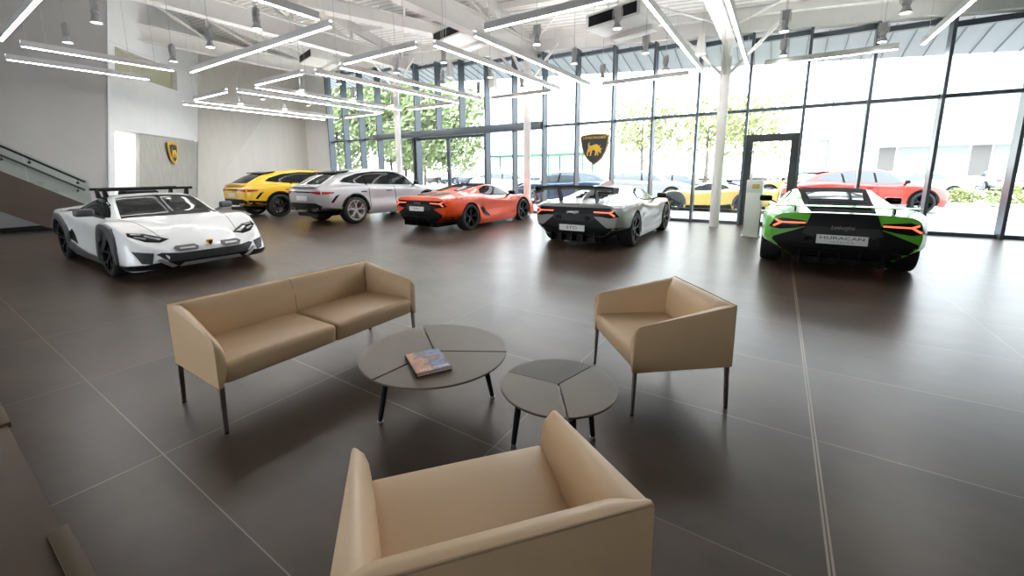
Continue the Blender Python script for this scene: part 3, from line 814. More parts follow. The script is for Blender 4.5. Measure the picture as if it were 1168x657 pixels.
# ------------------------------------------------------------------ cars
def pchip(tab):
    xs = np.array([t[0] for t in tab], float); ys = np.array([t[1] for t in tab], float)
    h = np.diff(xs); d = np.diff(ys) / h; m = np.zeros(len(xs))
    for i in range(1, len(xs) - 1):
        if d[i - 1] * d[i] > 0: m[i] = 2 * d[i - 1] * d[i] / (d[i - 1] + d[i]) * .5 + .25 * (d[i - 1] + d[i]) if False else (3 * (h[i - 1] + h[i])) / ((2 * h[i] + h[i - 1]) / d[i - 1] + (h[i] + 2 * h[i - 1]) / d[i])
    m[0] = d[0]; m[-1] = d[-1]
    def f(x):
        i = int(np.clip(np.searchsorted(xs, x) - 1, 0, len(xs) - 2)); t = (x - xs[i]) / h[i]; t = min(1, max(0, t))
        return float(ys[i] * (2 * t ** 3 - 3 * t ** 2 + 1) + h[i] * m[i] * (t ** 3 - 2 * t ** 2 + t) + ys[i + 1] * (-2 * t ** 3 + 3 * t ** 2) + h[i] * m[i + 1] * (t ** 3 - t ** 2))
    return f

HUR = dict(ax=1.31, tr=(.345, .338), arch=.385, aw=.34, x=(-2.20, 2.28), trackw=.955, tw=(.30, .25),
  y0=[(-2.2, .58), (-1.8, .64), (-1.31, .80), (-.6, .88), (.6, .88), (1.31, .88), (2.0, .86), (2.2, .72), (2.28, .50)],
  z0=[(-2.2, .27), (-1.8, .26), (-1, .12), (1, .12), (1.9, .13), (2.28, .17)],
  y1=[(-2.2, .79), (-1.95, .90), (-1.31, .955), (-.6, .93), (.6, .92), (1.31, .945), (2.0, .93), (2.18, .82), (2.28, .62)],
  z1=[(-2.2, .44), (-1.7, .42), (-1, .26), (1, .25), (2.28, .24)],
  y2=[(-2.2, .83), (-1.95, .925), (-1.31, .967), (-.6, .90), (0, .89), (.6, .90), (1.31, .962), (1.9, .93), (2.12, .84), (2.28, .58)],
  z2=[(-2.2, .60), (-1.3, .56), (-.6, .52), (.6, .50), (1.31, .52), (2.0, .40), (2.28, .33)],
  y3=[(-2.2, .80), (-2.0, .885), (-1.31, .945), (-.7, .92), (0, .885), (.6, .89), (1.31, .925), (1.9, .86), (2.12, .76), (2.28, .50)],
  z3=[(-2.2, .80), (-1.7, .86), (-1.31, .87), (-.7, .82), (0, .74), (.6, .70), (.95, .765), (1.31, .805), (1.68, .735), (2.12, .515), (2.28, .40)],
  y4=[(-2.2, .70), (-1.31, .76), (-.7, .80), (0, .80), (.6, .79), (1.0, .76), (1.31, .72), (1.9, .62), (2.28, .36)],
  z4=[(-2.2, .865), (-1.31, .915), (-.7, .90), (0, .845), (.6, .80), (1.0, .80), (1.31, .805), (1.68, .725), (2.12, .54), (2.28, .43)],
  y5=[(-2.2, .44), (-1.31, .50), (-.6, .54), (-.05, .55), (.3, .56), (.65, .60), (.95, .60), (1.31, .42), (2.28, .18)],
  z5=[(-2.2, .885), (-1.7, .93), (-1.31, .965), (-.6, 1.075), (-.05, 1.135), (.25, 1.11), (.6, .985), (.95, .85), (1.31, .785), (1.9, .645), (2.28, .45)],
  zc=[(-2.2, .89), (-1.7, .94), (-1.31, .985), (-.9, 1.05), (-.45, 1.14), (-.05, 1.172), (.25, 1.142), (.6, 1.02), (.95, .875), (1.31, .795), (1.9, .655), (2.28, .455)],
  capb=.06)
URU = dict(ax=1.50, tr=(.405, .40), arch=.455, aw=.40, x=(-2.50, 2.52), trackw=.985, tw=(.31, .28),
  y0=[(-2.50, .62), (-2.1, .70), (-1.5, .90), (1.5, .90), (2.2, .84), (2.52, .55)],
  z0=[(-2.50, .44), (-2.1, .40), (-1, .24), (1, .24), (2.2, .24), (2.52, .30)],
  y1=[(-2.50, .78), (-2.35, .92), (-1.5, .985), (-.7, .96), (.7, .955), (1.5, .98), (2.2, .93), (2.52, .64)],
  z1=[(-2.50, .56), (-1.5, .44), (1.5, .42), (2.52, .42)],
  y2=[(-2.50, .82), (-2.35, .93), (-1.5, 1.0), (-.7, .93), (.7, .93), (1.5, .99), (2.2, .92), (2.52, .66)],
  z2=[(-2.50, .78), (-1.5, .76), (.0, .70), (1.5, .70), (2.52, .58)],
  y3=[(-2.50, .80), (-2.35, .89), (-1.5, .975), (-.7, .94), (.7, .94), (1.5, .965), (2.2, .87), (2.52, .60)],
  z3=[(-2.50, 1.0), (-2.2, 1.05), (-1.5, 1.09), (-.6, 1.02), (.6, .98), (1.5, 1.0), (2.1, .90), (2.52, .70)],
  y4=[(-2.50, .72), (-2.2, .78), (-1.5, .86), (-.6, .88), (.6, .87), (1.2, .80), (1.6, .70), (2.52, .42)],
  z4=[(-2.50, 1.05), (-2.2, 1.13), (-1.5, 1.17), (-.6, 1.10), (.6, 1.06), (1.2, 1.07), (1.6, 1.05), (2.1, .94), (2.52, .73)],
  y5=[(-2.50, .56), (-2.1, .58), (-1.5, .61), (-.6, .66), (.2, .67), (.8, .70), (1.2, .66), (1.6, .5), (2.52, .25)],
  z5=[(-2.50, 1.07), (-2.2, 1.26), (-1.8, 1.44), (-1.3, 1.535), (-.5, 1.595), (.2, 1.575), (.6, 1.47), (1.0, 1.22), (1.25, 1.10), (1.6, 1.06), (2.1, .96), (2.52, .745)],
  zc=[(-2.50, 1.08), (-2.2, 1.29), (-1.8, 1.48), (-1.3, 1.58), (-.5, 1.638), (.2, 1.61), (.6, 1.50), (1.0, 1.25), (1.25, 1.12), (1.6, 1.075), (2.1, .97), (2.52, .75)],
  capb=.07)
SAL = dict(URU); SAL.update(ax=1.38, tr=(.335, .335), arch=.375, x=(-2.3, 2.3),
  z0=[(-2.3, .26), (-1, .18), (1, .18), (2.3, .22)],
  zc=[(-2.3, .98), (-1.9, 1.02), (-1.5, 1.08), (-1.0, 1.32), (-.5, 1.43), (.1, 1.44), (.5, 1.33), (1.0, 1.05), (1.3, .97), (1.8, .90), (2.3, .66)],
  z5=[(-2.3, .97), (-1.9, 1.01), (-1.5, 1.06), (-1.0, 1.28), (-.5, 1.39), (.1, 1.40), (.5, 1.30), (1.0, 1.03), (1.3, .955), (1.8, .89), (2.3, .655)],
  z4=[(-2.3, .95), (-1.5, .985), (0, .95), (1.0, .94), (1.3, .93), (1.8, .87), (2.3, .64)],
  z3=[(-2.3, .90), (-1.4, .93), (0, .88), (1.3, .86), (1.8, .80), (2.3, .60)],
  z2=[(-2.3, .66), (0, .60), (2.3, .48)], z1=[(-2.3, .42), (0, .34), (2.3, .34)])
for nm in ('y0', 'y1', 'y2', 'y3', 'y4', 'y5'): SAL[nm] = [(x * .9, y * .92) for x, y in URU[nm]]

def car_shell(S):
    """verts, faces of a whole car skin (both halves, with wheel openings and end caps)"""
    F = {k: pchip(S[k]) for k in ('y0', 'z0', 'y1', 'z1', 'y2', 'z2', 'y3', 'z3', 'y4', 'z4', 'y5', 'z5', 'zc')}
    xa, xb = S['x']; R = S['arch']; zc = S['tr'][0]
    xs = set(np.round(np.linspace(xa, xb, 52), 4)); xs |= set(np.round(xa + (xb - xa) * (1 - np.cos(np.linspace(0, PI / 2, 6))) * .08, 4)) | set(np.round(xb - (xb - xa) * (1 - np.cos(np.linspace(0, PI / 2, 6))) * .08, 4))
    for s in (-1, 1):
        cx = s * S['ax']; w = R
        for a in np.linspace(0, PI, 25): xs.add(round(cx + w * math.cos(a), 4))
    xs = sorted(xs)
    out = [xs[0]]
    for x in xs[1:]:
        if x - out[-1] > .006: out.append(x)
    xs = out
    rows = []
    for x in xs:
        K = [(F['y0'](x), F['z0'](x)), (F['y1'](x), F['z1'](x)), (F['y2'](x), F['z2'](x)), (F['y3'](x), F['z3'](x)), (F['y4'](x), F['z4'](x)), (F['y5'](x), F['z5'](x)), (0.0, F['zc'](x))]
        P = []
        def cr(p0, p1, p2, p3, t, ten=.42):
            r = []
            for i in (0, 1):
                m1 = (p2[i] - p0[i]) * ten; m2 = (p3[i] - p1[i]) * ten
                r.append((2 * t ** 3 - 3 * t * t + 1) * p1[i] + (t ** 3 - 2 * t * t + t) * m1 + (-2 * t ** 3 + 3 * t * t) * p2[i] + (t ** 3 - t * t) * m2)
            return tuple(r)
        KK = [K[0]] + K + [(-K[5][0], K[5][1])]
        low = []
        for i in range(6):
            p0, p1, p2, p3 = KK[i], KK[i + 1], KK[i + 2], KK[i + 3]
            # keep creases at belt and roof rail fairly tight
            n = 4
            for j in range(n):
                P.append(cr(p0, p1, p2, p3, j / n, .30))
        P.append(K[6])
        k3 = 12                               # index of the shoulder
        low = P[:k3 + 1]; zb = low[0][1]
        for s in (-1, 1):
            dx = x - s * S['ax']
            if abs(dx) < R: zb = max(zb, zc + math.sqrt(R * R - dx * dx))
        if zb > low[0][1] + 1e-6:
            zb = min(zb, low[-1][1] - .03)
            zz = [p[1] for p in low]; yy = [p[0] for p in low]
            new = []
            for j in range(k3 + 1):
                z = zb + (low[-1][1] - zb) * j / k3
                new.append((float(np.interp(z, zz, yy)), z))
            low = new
        rows.append([(x, y, z) for y, z in low + P[k3 + 1:]])
    V = []; Fc = []
    n = len(rows[0]); m = len(rows)
    for r in rows:
        for p in r: V.append(p)
    off = len(V)
    for r in rows:
        for p in r: V.append((p[0], -p[1], p[2]))
    def idx(i, j, s): return i * n + j + (off if s else 0)
    for i in range(m - 1):
        for j in range(n - 1):
            Fc.append((idx(i, j, 0), idx(i, j + 1, 0), idx(i + 1, j + 1, 0), idx(i + 1, j, 0)))
            Fc.append((idx(i, j, 1), idx(i + 1, j, 1), idx(i + 1, j + 1, 1), idx(i, j + 1, 1)))
    # end caps
    nc = 10
    for i, sg in ((0, -1), (m - 1, 1)):
        prev = None
        for j in range(n):
            x, y, z = rows[i][j]; row = []
            for c_ in range(nc + 1):
                t = 1 - 2 * c_ / nc; tz = (z - rows[i][0][2]) / max(.01, rows[i][-1][2] - rows[i][0][2])
                bul = S['capb'] * (1 - t ** 4) * (1 - (2 * tz - 1) ** 4)
                if c_ == 0: row.append(idx(i, j, 0))
                elif c_ == nc: row.append(idx(i, j, 1))
                else: V.append((x + sg * bul, y * t, z)); row.append(len(V) - 1)
            if prev:
                for c_ in range(nc): Fc.append((prev[c_], prev[c_ + 1], row[c_ + 1], row[c_]))
            prev = row
    return V, Fc

CACHE = {}
def shell_mesh(key, S):
    if key not in CACHE:
        V, Fc = car_shell(S)
        bm = bmesh.new(); vs = [bm.verts.new(v) for v in V]
        for f in Fc:
            try: bm.faces.new([vs[i] for i in f])
            except ValueError: pass
        bmesh.ops.remove_doubles(bm, verts=bm.verts, dist=.0005)
        bmesh.ops.recalc_face_normals(bm, faces=bm.faces)
        me = bpy.data.meshes.new('body'); bm.to_mesh(me)
        sharp(me, 32)
        bvh = BVHTree.FromBMesh(bm); bm.free()
        CACHE[key] = (me, bvh)
    return CACHE[key]

class Car:
    def __init__(self, name, key, S, paint, loc, rz, label, group=None):
        self.S = S; self.key = key; me, self.bvh = shell_mesh(key, S)
        self.t = empty(name, (*loc, 0), rz); tag(self.t, label, 'car', group)
        me = me.copy(); me.materials.clear(); me.materials.append(M[paint]); me.name = 'body'
        self.body = link(bpy.data.objects.new('body', me), self.t); self.paint = paint
    def patch(self, name, poly, view, m, off=.006, th=.03, sides=(0,), step=.06, parent=None, only=None):
        """a panel following the skin: poly drawn in the view plane; S side (x,z), R rear (y,z), F front (y,z), T top (x,y)"""
        res = []
        for sd in ((1, -1) if sides == 'both' else sides):
            bm = bmesh.new()
            if view == 'S' and 'flare' in name:
                z3 = pchip(self.S['z3']); poly = [(u, min(v, z3(u) - .015)) for u, v in poly]
            mir = -1 if (sd == -1 and view != 'S') else 1
            pl = [(u * mir, v) if view in 'RF' else (u, v * mir) for u, v in poly]
            f = bm.faces.new([bm.verts.new((u, v, 0)) for u, v in pl])
            bmesh.ops.triangulate(bm, faces=bm.faces[:])
            us = [p[0] for p in pl]; vs = [p[1] for p in pl]
            for ax, lo, hi in ((0, min(us), max(us)), (1, min(vs), max(vs))):
                k = max(1, int((hi - lo) / step))
                for i in range(1, k):
                    co = [0, 0, 0]; co[ax] = lo + (hi - lo) * i / k; no = [0, 0, 0]; no[ax] = 1
                    bmesh.ops.bisect_plane(bm, geom=bm.verts[:] + bm.edges[:] + bm.faces[:], plane_co=co, plane_no=no)
            if view == 'S':
                d = Vector((0, -1 if sd >= 0 else 1, 0)); org = lambda u, v: Vector((u, 3 if sd >= 0 else -3, v))
            elif view == 'R': d = Vector((1, 0, 0)); org = lambda u, v: Vector((-5, u, v))
            elif view == 'F': d = Vector((-1, 0, 0)); org = lambda u, v: Vector((5, u, v))
            else: d = Vector((0, 0, -1)); org = lambda u, v: Vector((u, v, 4))
            hits = {}; last = None; miss = []
            for v in bm.verts:
                o = org(v.co.x, v.co.y); h = self.bvh.ray_cast(o, d)
                if h[0] is not None: hits[v] = h[0]
                else: miss.append(v)
            if not hits: bm.free(); continue
            for v in miss:
                w = min(hits, key=lambda q: (q.co - v.co).length); p = org(v.co.x, v.co.y); hp = hits[w]
                ax = max(range(3), key=lambda i: abs(d[i])); p[ax] = hp[ax]; hits[v] = p
            for v, p in hits.items(): v.co = p - d * off
            geo = bmesh.ops.extrude_face_region(bm, geom=bm.faces[:])
            for v in [e for e in geo['geom'] if isinstance(e, bmesh.types.BMVert)]: v.co += d * (th + off)
            res.append(mesh_obj(name, bm, m, parent or self.t, smooth=32))
        return res
    def wheels(self, rim, caliper, spokes=5, simple=False):
        S = self.S
        for s in (-1, 1):
            for sd in (1, -1):
                fr = 0 if s < 0 else 1; R = S['tr'][fr]; W = S['tw'][fr]; cx = s * S['ax']; y1 = sd * S['trackw']; y0 = sd * (S['trackw'] - W)
                mt = Matrix.Translation((cx, y0, R)) @ Matrix.Rotation(-sd * PI / 2, 4, 'X')
                rr = R * .76
                key = ('w', self.key, s, sd, rim, caliper, simple)
                if key not in CACHE:
                    bm = bmesh.new()
                    lathe(bm, [(rr * .97, .0), (R * .9, .0), (R * .985, .03), (R, .06), (R, W - .06), (R * .985, W - .025), (R * .92, W - .002), (rr * 1.02, W), (rr, W - .02), (rr * .97, .0)], 36, mt)
                    ty = mesh_obj('wheel', bm, 'tyre', self.t, smooth=40)
                    bm = bmesh.new()
                    lathe(bm, [(rr * 1.0, W - .012), (rr * .985, W - .004), (rr * .93, W - .006), (rr * .90, W - .05), (rr * .88, .04)], 36, mt)
                    if not simple:
                        lathe(bm, [(0, W - .035), (.045, W - .035), (.05, W - .06), (.07, W - .07), (.07, .1)], 16, mt)
                    for k in range(spokes):
                        a = 2 * PI * k / spokes + .3
                        if simple:
                            bar(bm, mt @ Vector((0, 0, W - .05)), mt @ Vector((math.cos(a) * rr * .95, math.sin(a) * rr * .95, W - .02)), .05, .03)
                        else:
                            p = mt @ Vector((math.cos(a) * .03, math.sin(a) * .03, W - .05)); q = mt @ Vector((math.cos(a) * rr * .52, math.sin(a) * rr * .52, W - .03))
                            yv = (mt.to_3x3() @ Vector((0, 0, 1)))
                            bar(bm, p, q, .052, .032, yv, .040, .028)
                            for da in (-.26, .26):
                                e = mt @ Vector((math.cos(a + da) * rr * .95, math.sin(a + da) * rr * .95, W - .014)); bar(bm, q, e, .034, .026, yv, .026, .02)
                    ri = mesh_obj('rim', bm, rim, ty, smooth=40)
                    lst = [(ty.data, None), (ri.data, 1)]
                    if not simple:
                        bm = bmesh.new(); lathe(bm, [(.06, .09), (rr * .74, .09), (rr * .74, .115), (.06, .115)], 32, mt); di = mesh_obj('brake_disc', bm, 'disc', ty, smooth=40)
                        bm = bmesh.new()
                        for k in range(5):
                            a = (2.4 if s * sd > 0 else .2) + k * .16
                            p = mt @ Vector((math.cos(a) * rr * .72, math.sin(a) * rr * .72, .12)); q = mt @ Vector((math.cos(a + .17) * rr * .72, math.sin(a + .17) * rr * .72, .12)); bar(bm, p, q, .075, .08, mt.to_3x3() @ Vector((0, 0, 1)))
                        mesh_obj('brake_caliper', bm, caliper, ty, smooth=0)
                    CACHE[key] = lst
                else:
                    l_ = CACHE[key]
                    ty = link(bpy.data.objects.new('wheel', l_[0][0]), self.t)
                    link(bpy.data.objects.new('rim', l_[1][0]), ty)
        # wheel housings and floor pan
        bm = bmesh.new(); R = S['arch']; zc = S['tr'][0]
        for s in (-1, 1):
            for sd in (1, -1):
                n = 14; a_ = []; b_ = []
                for k in range(n + 1):
                    an = PI * k / n; x = s * S['ax'] + math.cos(an) * (R - .004); z = zc + math.sin(an) * (R - .004)
                    a_.append(bm.verts.new((x, sd * (S['trackw'] - .05), z))); b_.append(bm.verts.new((x, sd * .45, z)))
                for k in range(n): bm.faces.new((a_[k], a_[k + 1], b_[k + 1], b_[k]))
                bm.faces.new(b_)
        zz = pchip(S['z0'])(0)
        box(bm, S['x'][0] + .06, S['x'][1] - .10, -.52, .52, zz + .02, zz + .12); box(bm, -S['ax'] + R, S['ax'] - R, -.86, .86, zz + .02, zz + .1)
        mesh_obj('underbody', bm, 'black', self.t, smooth=40, recalc=False)
    def mirrors(self, m, x, y, z, L=.20):
        for sd in (1, -1):
            bm = bmesh.new()
            rbox(bm, x - .06, x + .07, -.11, .11, z - .055, z + .065, .035, 3)
            for v in bm.verts: v.co.y = sd * (y + .12 + v.co.y); v.co.x -= (sd * v.co.y - y) * .25
            bar(bm, (x + .02, sd * (y - .10), z - .10), (x, sd * (y + .07), z - .02), .07, .03)
            mesh_obj('door_mirror', bm, m, self.t, smooth=50)
    def plate(self, x, z, w, h, lines, lean=0, front=False):
        b = bx('number_plate', (-.008, .008, -w / 2, w / 2, -h / 2, h / 2), 'plate', self.t); b.location = (x, 0, z); b.rotation_euler = (0, lean, 0)
        for s, size, dz, wd in lines:
            text_obj('plate_lettering', s, size, 'ink', Matrix.Translation((-.0085, 0, dz)) @ Matrix.Rotation(-PI / 2, 4, 'Z') @ Matrix.Rotation(PI / 2, 4, 'X'), b, .0006, wd)
    def script(self, x, z, w, s='Lamborghini', m='chrome'):
        text_obj('badge_lettering', s, .08, m, Matrix.Translation((x, 0, z)) @ Matrix.Rotation(-PI / 2, 4, 'Z') @ Matrix.Rotation(PI / 2, 4, 'X'), self.t, .003, w, .35)

def glasshouse_hur(c, top=True, m='car_glass'):
    c.patch('window_surround', [(.80, .835), (.44, 1.02), (.10, 1.112), (-.22, 1.122), (-.54, 1.04), (-.70, .93), (-.30, .868), (.3, .838)], 'S', 'matte_black', .003, .02, 'both', .05)
    c.patch('side_window', [(.74, .848), (.40, 1.00), (.10, 1.090), (-.20, 1.10), (-.50, 1.02), (-.62, .94), (-.30, .885), (.3, .855)], 'S', m, .005, .02, 'both', .05)
    if top:
        c.patch('windscreen', [(1.02, -.66), (1.10, -.3), (1.12, 0), (1.10, .3), (1.02, .66), (.30, .53), (.27, .2), (.26, 0), (.27, -.2), (.30, -.53)], 'T', m, .005, .02, (0,), .06)

# --- white off-road sports car ------------------------------------------------
c = Car('sports_car', 'hur', HUR, 'car_white', (-9.51, 2.66), 0, 'white low sports car with grey arch cladding and roof bars, beside the staircase')
c.wheels('rim_dark', 'red_paint')
glasshouse_hur(c)
c.patch('windscreen_surround', [(.27, -.50), (.27, .50), (.02, .49), (.02, -.49)], 'T', 'car_white', .004, .02, (0,))
def ring(cx, cz, r0, r1, a0=-12, a1=192, n=22, zmax=9):
    o = []; i_ = []
    for k in range(n + 1):
        a = math.radians(a0 + (a1 - a0) * k / n)
        o.append((cx + math.cos(a) * r1 * (1.02 if k % 2 else 1), min(zmax, max(.14, cz + math.sin(a) * r1)))); i_.append((cx + math.cos(a) * r0, max(.14, cz + math.sin(a) * r0)))
    return o + i_[::-1]
for s in (-1, 1):
    c.patch('arch_flare', ring(s * 1.31, .345, .387, .49, ), 'S', 'clad', .034, .05, 'both', .05)
c.patch('side_sill', [(-.86, .13), (.86, .13), (.84, .24), (.2, .25), (-.4, .30), (-.80, .36)], 'S', 'clad', .028, .05, 'both', .08)
c.patch('side_intake', [(-.42, .34), (-.80, .40), (-.86, .52), (-.72, .58)], 'S', 'gloss_black', .006, .03, 'both')
c.patch('upper_intake', [(-.66, .93), (-.60, .90), (-1.12, .86), (-1.20, .89)], 'S', 'gloss_black', .007, .03, 'both', .05)
c.patch('headlight', [(.42, .565), (.66, .66), (.83, .685), (.84, .64), (.70, .555), (.55, .53)], 'F', 'gloss_black', .008, .03, 'both', .05)
c.patch('headlight_beam', [(.50, .578), (.66, .635), (.68, .622), (.54, .562)], 'F', 'lamp_white', .012, .02, 'both', .05)
c.patch('headlight_beam', [(.68, .66), (.80, .672), (.80, .655), (.70, .642)], 'F', 'lamp_white', .012, .02, 'both', .05)
c.patch('headlight_beam', [(.66, .60), (.78, .635), (.79, .622), (.68, .582)], 'F', 'lamp_white', .012, .02, 'both', .05)
c.patch('corner_intake', [(.66, .40), (.86, .44), (.80, .27), (.70, .25)], 'F', 'grille', .008, .03, 'both', .06)
c.patch('centre_intake', [(-.50, .25), (.50, .25), (.64, .38), (.58, .40), (.40, .375), (-.40, .375), (-.58, .40), (-.64, .38)], 'F', 'grille', .008, .03, (0,), .08)
c.patch('centre_splitter', [(-.84, .17), (.84, .17), (.88, .23), (.60, .27), (-.60, .27), (-.88, .23)], 'F', 'black', .035, .06, (0,), .08)
c.patch('front_lip', [(1.74, .14), (2.24, .17), (2.20, .25), (1.76, .22)], 'S', 'black', .012, .03, 'both', .06)
c.patch('skid_plate', [(-.42, .185), (.42, .185), (.36, .235), (-.36, .235)], 'F', 'sil_trim', .06, .05, (0,), .08)
c.patch('skid_blade', [(.44, .20), (.62, .32), (.66, .30), (.50, .18)], 'F', 'sil_trim', .05, .05, 'both', .08)
for sd in (1, -1):
    pod = c.patch('auxiliary_light', [(.15, .445), (.18, .475), (.40, .475), (.44, .445), (.40, .405), (.18, .405)], 'F', 'clad', .045, .05, (sd,), .06)[0]
    c.patch('auxiliary_lens', [(.20, .452), (.38, .452), (.38, .43), (.20, .43)], 'F', 'sil_trim', .049, .02, (sd,), .06, pod)
bm = bmesh.new(); prism(bm, [(x, z) for x, z in shield(.075, .085)], lambda u, v, w: Vector((w, u, v)), .05); b = mesh_obj('bonnet_badge', bm, 'gold', c.t, smooth=0); b.location = (2.285, 0, .435)
bm = bmesh.new(); prism(bm, [(x, z + .01) for x, z in shield(.052, .062)], lambda u, v, w: Vector((w, u, v)), .053); k = mesh_obj('badge_field', bm, 'crest_black', b, smooth=0)
c.mirrors('clad', .62, .86, .92)
# roof bars and scoop
for x, hw in ((.02, .60), (-.62, .56)):
    bm = bmesh.new(); bar(bm, (x, -hw - .06, 1.248), (x, hw + .06, 1.248), .10, .045)
    o = mesh_obj('roof_bar', bm, 'black', c.t, smooth=0)
    for s in (-1, 1):
        bm = bmesh.new(); bar(bm, (x, s * (hw - .02), 1.235), (x, s * (hw - .04), 1.09), .04, .07, Vector((1, 0, 0)), .05, .12); mesh_obj('bar_foot', bm, 'black', o, smooth=0)
bm = bmesh.new(); rbox(bm, -.75, -.22, -.24, .24, 1.10, 1.215, .05, 3); mesh_obj('roof_scoop', bm, 'black', c.t, smooth=50)
c.patch('door_seam', [(.80, .30), (.82, .30), (.86, .70), (.80, .80), (.78, .80), (.84, .70)], 'S', 'ink', .003, .01, 'both', .06)
c.patch('bonnet_seam', [(1.02, .70), (2.05, .50), (2.05, .493), (1.02, .69)], 'T', 'ink', .003, .01, 'both', .08)

# --- shared rear end of the low cars -------------------------------------------
def hur_rear(c, style):
    P = {'green': [(-.85, .36), (-.79, .52), (-.42, .685), (-.36, .882), (.36, .882), (.42, .685), (.79, .52), (.85, .36), (.66, .27), (-.66, .27)],
         'grey': [(-.90, .46), (-.66, .45), (-.40, .66), (-.80, .655), (-.72, .82), (.72, .82), (.80, .655), (.40, .66), (.66, .45), (.90, .46), (.84, .28), (-.84, .28)],
         'orange': [(-.86, .40), (-.70, .50), (-.50, .60), (-.74, .645), (-.74, .80), (.74, .80), (.74, .645), (.50, .60), (.70, .50), (.86, .40), (.70, .27), (-.70, .27)]}[style]
    c.patch('rear_panel', P, 'R', 'black', .010, .03, (0,), .05)
    c.patch('rear_mesh', [(-.44, .60), (-.40, .70), (.40, .70), (.44, .60), (.34, .56), (-.34, .56)], 'R', 'grille', .016, .03, (0,), .06)
    c.patch('tail_light_housing', [(.40, .70), (.42, .775), (.70, .80), (.80, .765), (.86, .66), (.72, .635), (.56, .66)], 'R', 'gloss_black', .018, .03, 'both', .05)
    for sd in (1, -1):
        c.patch('tail_light', [(.42, .735), (.42, .755), (.70, .748), (.775, .778), (.785, .760), (.735, .735), (.815, .685), (.795, .668), (.70, .728)], 'R', 'tail', .026, .03, (sd,), .04)
    c.patch('rear_diffuser', [(-.66, .20), (-.72, .36), (-.50, .40), (.50, .40), (.72, .36), (.66, .20)], 'R', 'black', .05, .10, (0,), .08)
    for y in (-.45, -.22, 0, .22, .45):
        bm = bmesh.new(); prism(bm, [(-2.32, .17), (-2.0, .14), (-2.0, .34), (-2.32, .36)], lambda u, v, w: Vector((u, y - .006 + w, v)), .012); mesh_obj('diffuser_fin', bm, 'black', c.t, smooth=0)
def exhaust(c, ys, z, r):
    for y in ys:
        bm = bmesh.new(); lathe(bm, [(r * .8, .0), (r, 0), (r, .1), (r * .8, .1), (r * .78, .02), (0, .03)], 20, Matrix.Translation((-2.31, y, z)) @ Matrix.Rotation(PI / 2, 4, 'Y')); mesh_obj('exhaust_pipe', bm, 'black', c.t)
def engine_cover(c, m='matte_black'):
    c.patch('engine_cover', [(-.55, -.46), (-.55, .46), (-1.45, .42), (-2.08, .36), (-2.08, -.36), (-1.45, -.42)], 'T', m, .007, .02, (0,), .07)

# --- green ----------------------------------------------------------------------
c = Car('sports_car', 'hur', HUR, 'car_green', (.80, 9.50), PI / 2, 'green low sports car seen from behind, by the charcoal door')
c.wheels('rim_dark', 'red_paint'); glasshouse_hur(c, True); hur_rear(c, 'green'); engine_cover(c)
c.patch('roof_panel', [(.26, -.50), (.26, .50), (-.55, .46), (-.55, -.46)], 'T', 'matte_black', .006, .02, (0,), .07)
c.patch('rear_window', [(-.62, -.38), (-.62, .38), (-1.10, .34), (-1.10, -.34)], 'T', 'car_glass', .014, .02, (0,), .07)
for x in (-1.28, -1.48, -1.68):
    c.patch('engine_louvre', [(x, -.36), (x, .36), (x - .13, .35), (x - .13, -.35)], 'T', 'matte_black', .03, .03, (0,), .08)
exhaust(c, (-.36, .36), .50, .062)
bm = bmesh.new()
rows = []
for i in range(21):
    y = -.80 + 1.6 * i / 20; z = .975 - .02 * abs(y) ** 2; x = -2.10 + .10 * abs(y) ** 2
    rows.append([bm.verts.new((x + a_, y, z + b_)) for a_, b_ in ((.12, .0), (.0, .022), (-.13, .012), (-.13, .0), (0, -.004))])
for a_, b_ in zip(rows, rows[1:]):
    for k in range(5): bm.faces.new((a_[k], a_[(k + 1) % 5], b_[(k + 1) % 5], b_[k]))
bm.faces.new(rows[0]); bm.faces.new(rows[-1][::-1])
sp = mesh_obj('rear_spoiler', bm, 'car_green', c.t, smooth=40)
for s in (-1, 1):
    bm = bmesh.new(); bar(bm, (-2.04, s * .55, .965), (-2.0, s * .55, .86), .02, .10, Vector((1, 0, 0))); mesh_obj('spoiler_stay', bm, 'black', sp, smooth=0)
c.plate(-2.335, .535, .56, .125, (('HURACÁN', .055, .022, .48), ('T E C N I C A', .026, -.034, .26)))
c.script(-2.30, .70, .26)
c.mirrors('gloss_black', .62, .86, .92)

# --- light grey winged car --------------------------------------------------------
c = Car('sports_car', 'hur', HUR, 'car_grey', (-3.25, 9.52), PI / 2, 'light grey low sports car with a large black rear wing')
c.wheels('rim_dark', 'red_paint'); glasshouse_hur(c); hur_rear(c, 'grey')
for x in (-.72, -.95, -1.18, -1.41):
    c.patch('engine_louvre', [(x, -.30), (x, .30), (x - .10, .29), (x - .10, -.29)], 'T', 'matte_black', .02, .03, (0,), .08)
bm = bmesh.new(); prism(bm, [(.05, 1.165), (-.35, 1.30), (-1.5, 1.10), (-1.9, .93), (-1.0, 1.02), (-.4, 1.12)], lambda u, v, w: Vector((u, -.012 + w, v)), .024); mesh_obj('roof_fin', bm, 'car_grey', c.t, smooth=0)
bm = bmesh.new(); rows = []
for i in range(25):
    y = -.78 + 1.56 * i / 24; z = 1.135 + .025 * (1 - (y / .78) ** 2) ; x = -2.15
    rows.append([bm.verts.new((x + a_, y, z + b_)) for a_, b_ in ((.16, .0), (.05, .04), (-.16, .075), (-.17, .045), (.0, -.012))])
for a_, b_ in zip(rows, rows[1:]):
    for k in range(5): bm.faces.new((a_[k], a_[(k + 1) % 5], b_[(k + 1) % 5], b_[k]))
bm.faces.new(rows[0]); bm.faces.new(rows[-1][::-1])
wg = mesh_obj('rear_wing', bm, 'black', c.t, smooth=40)
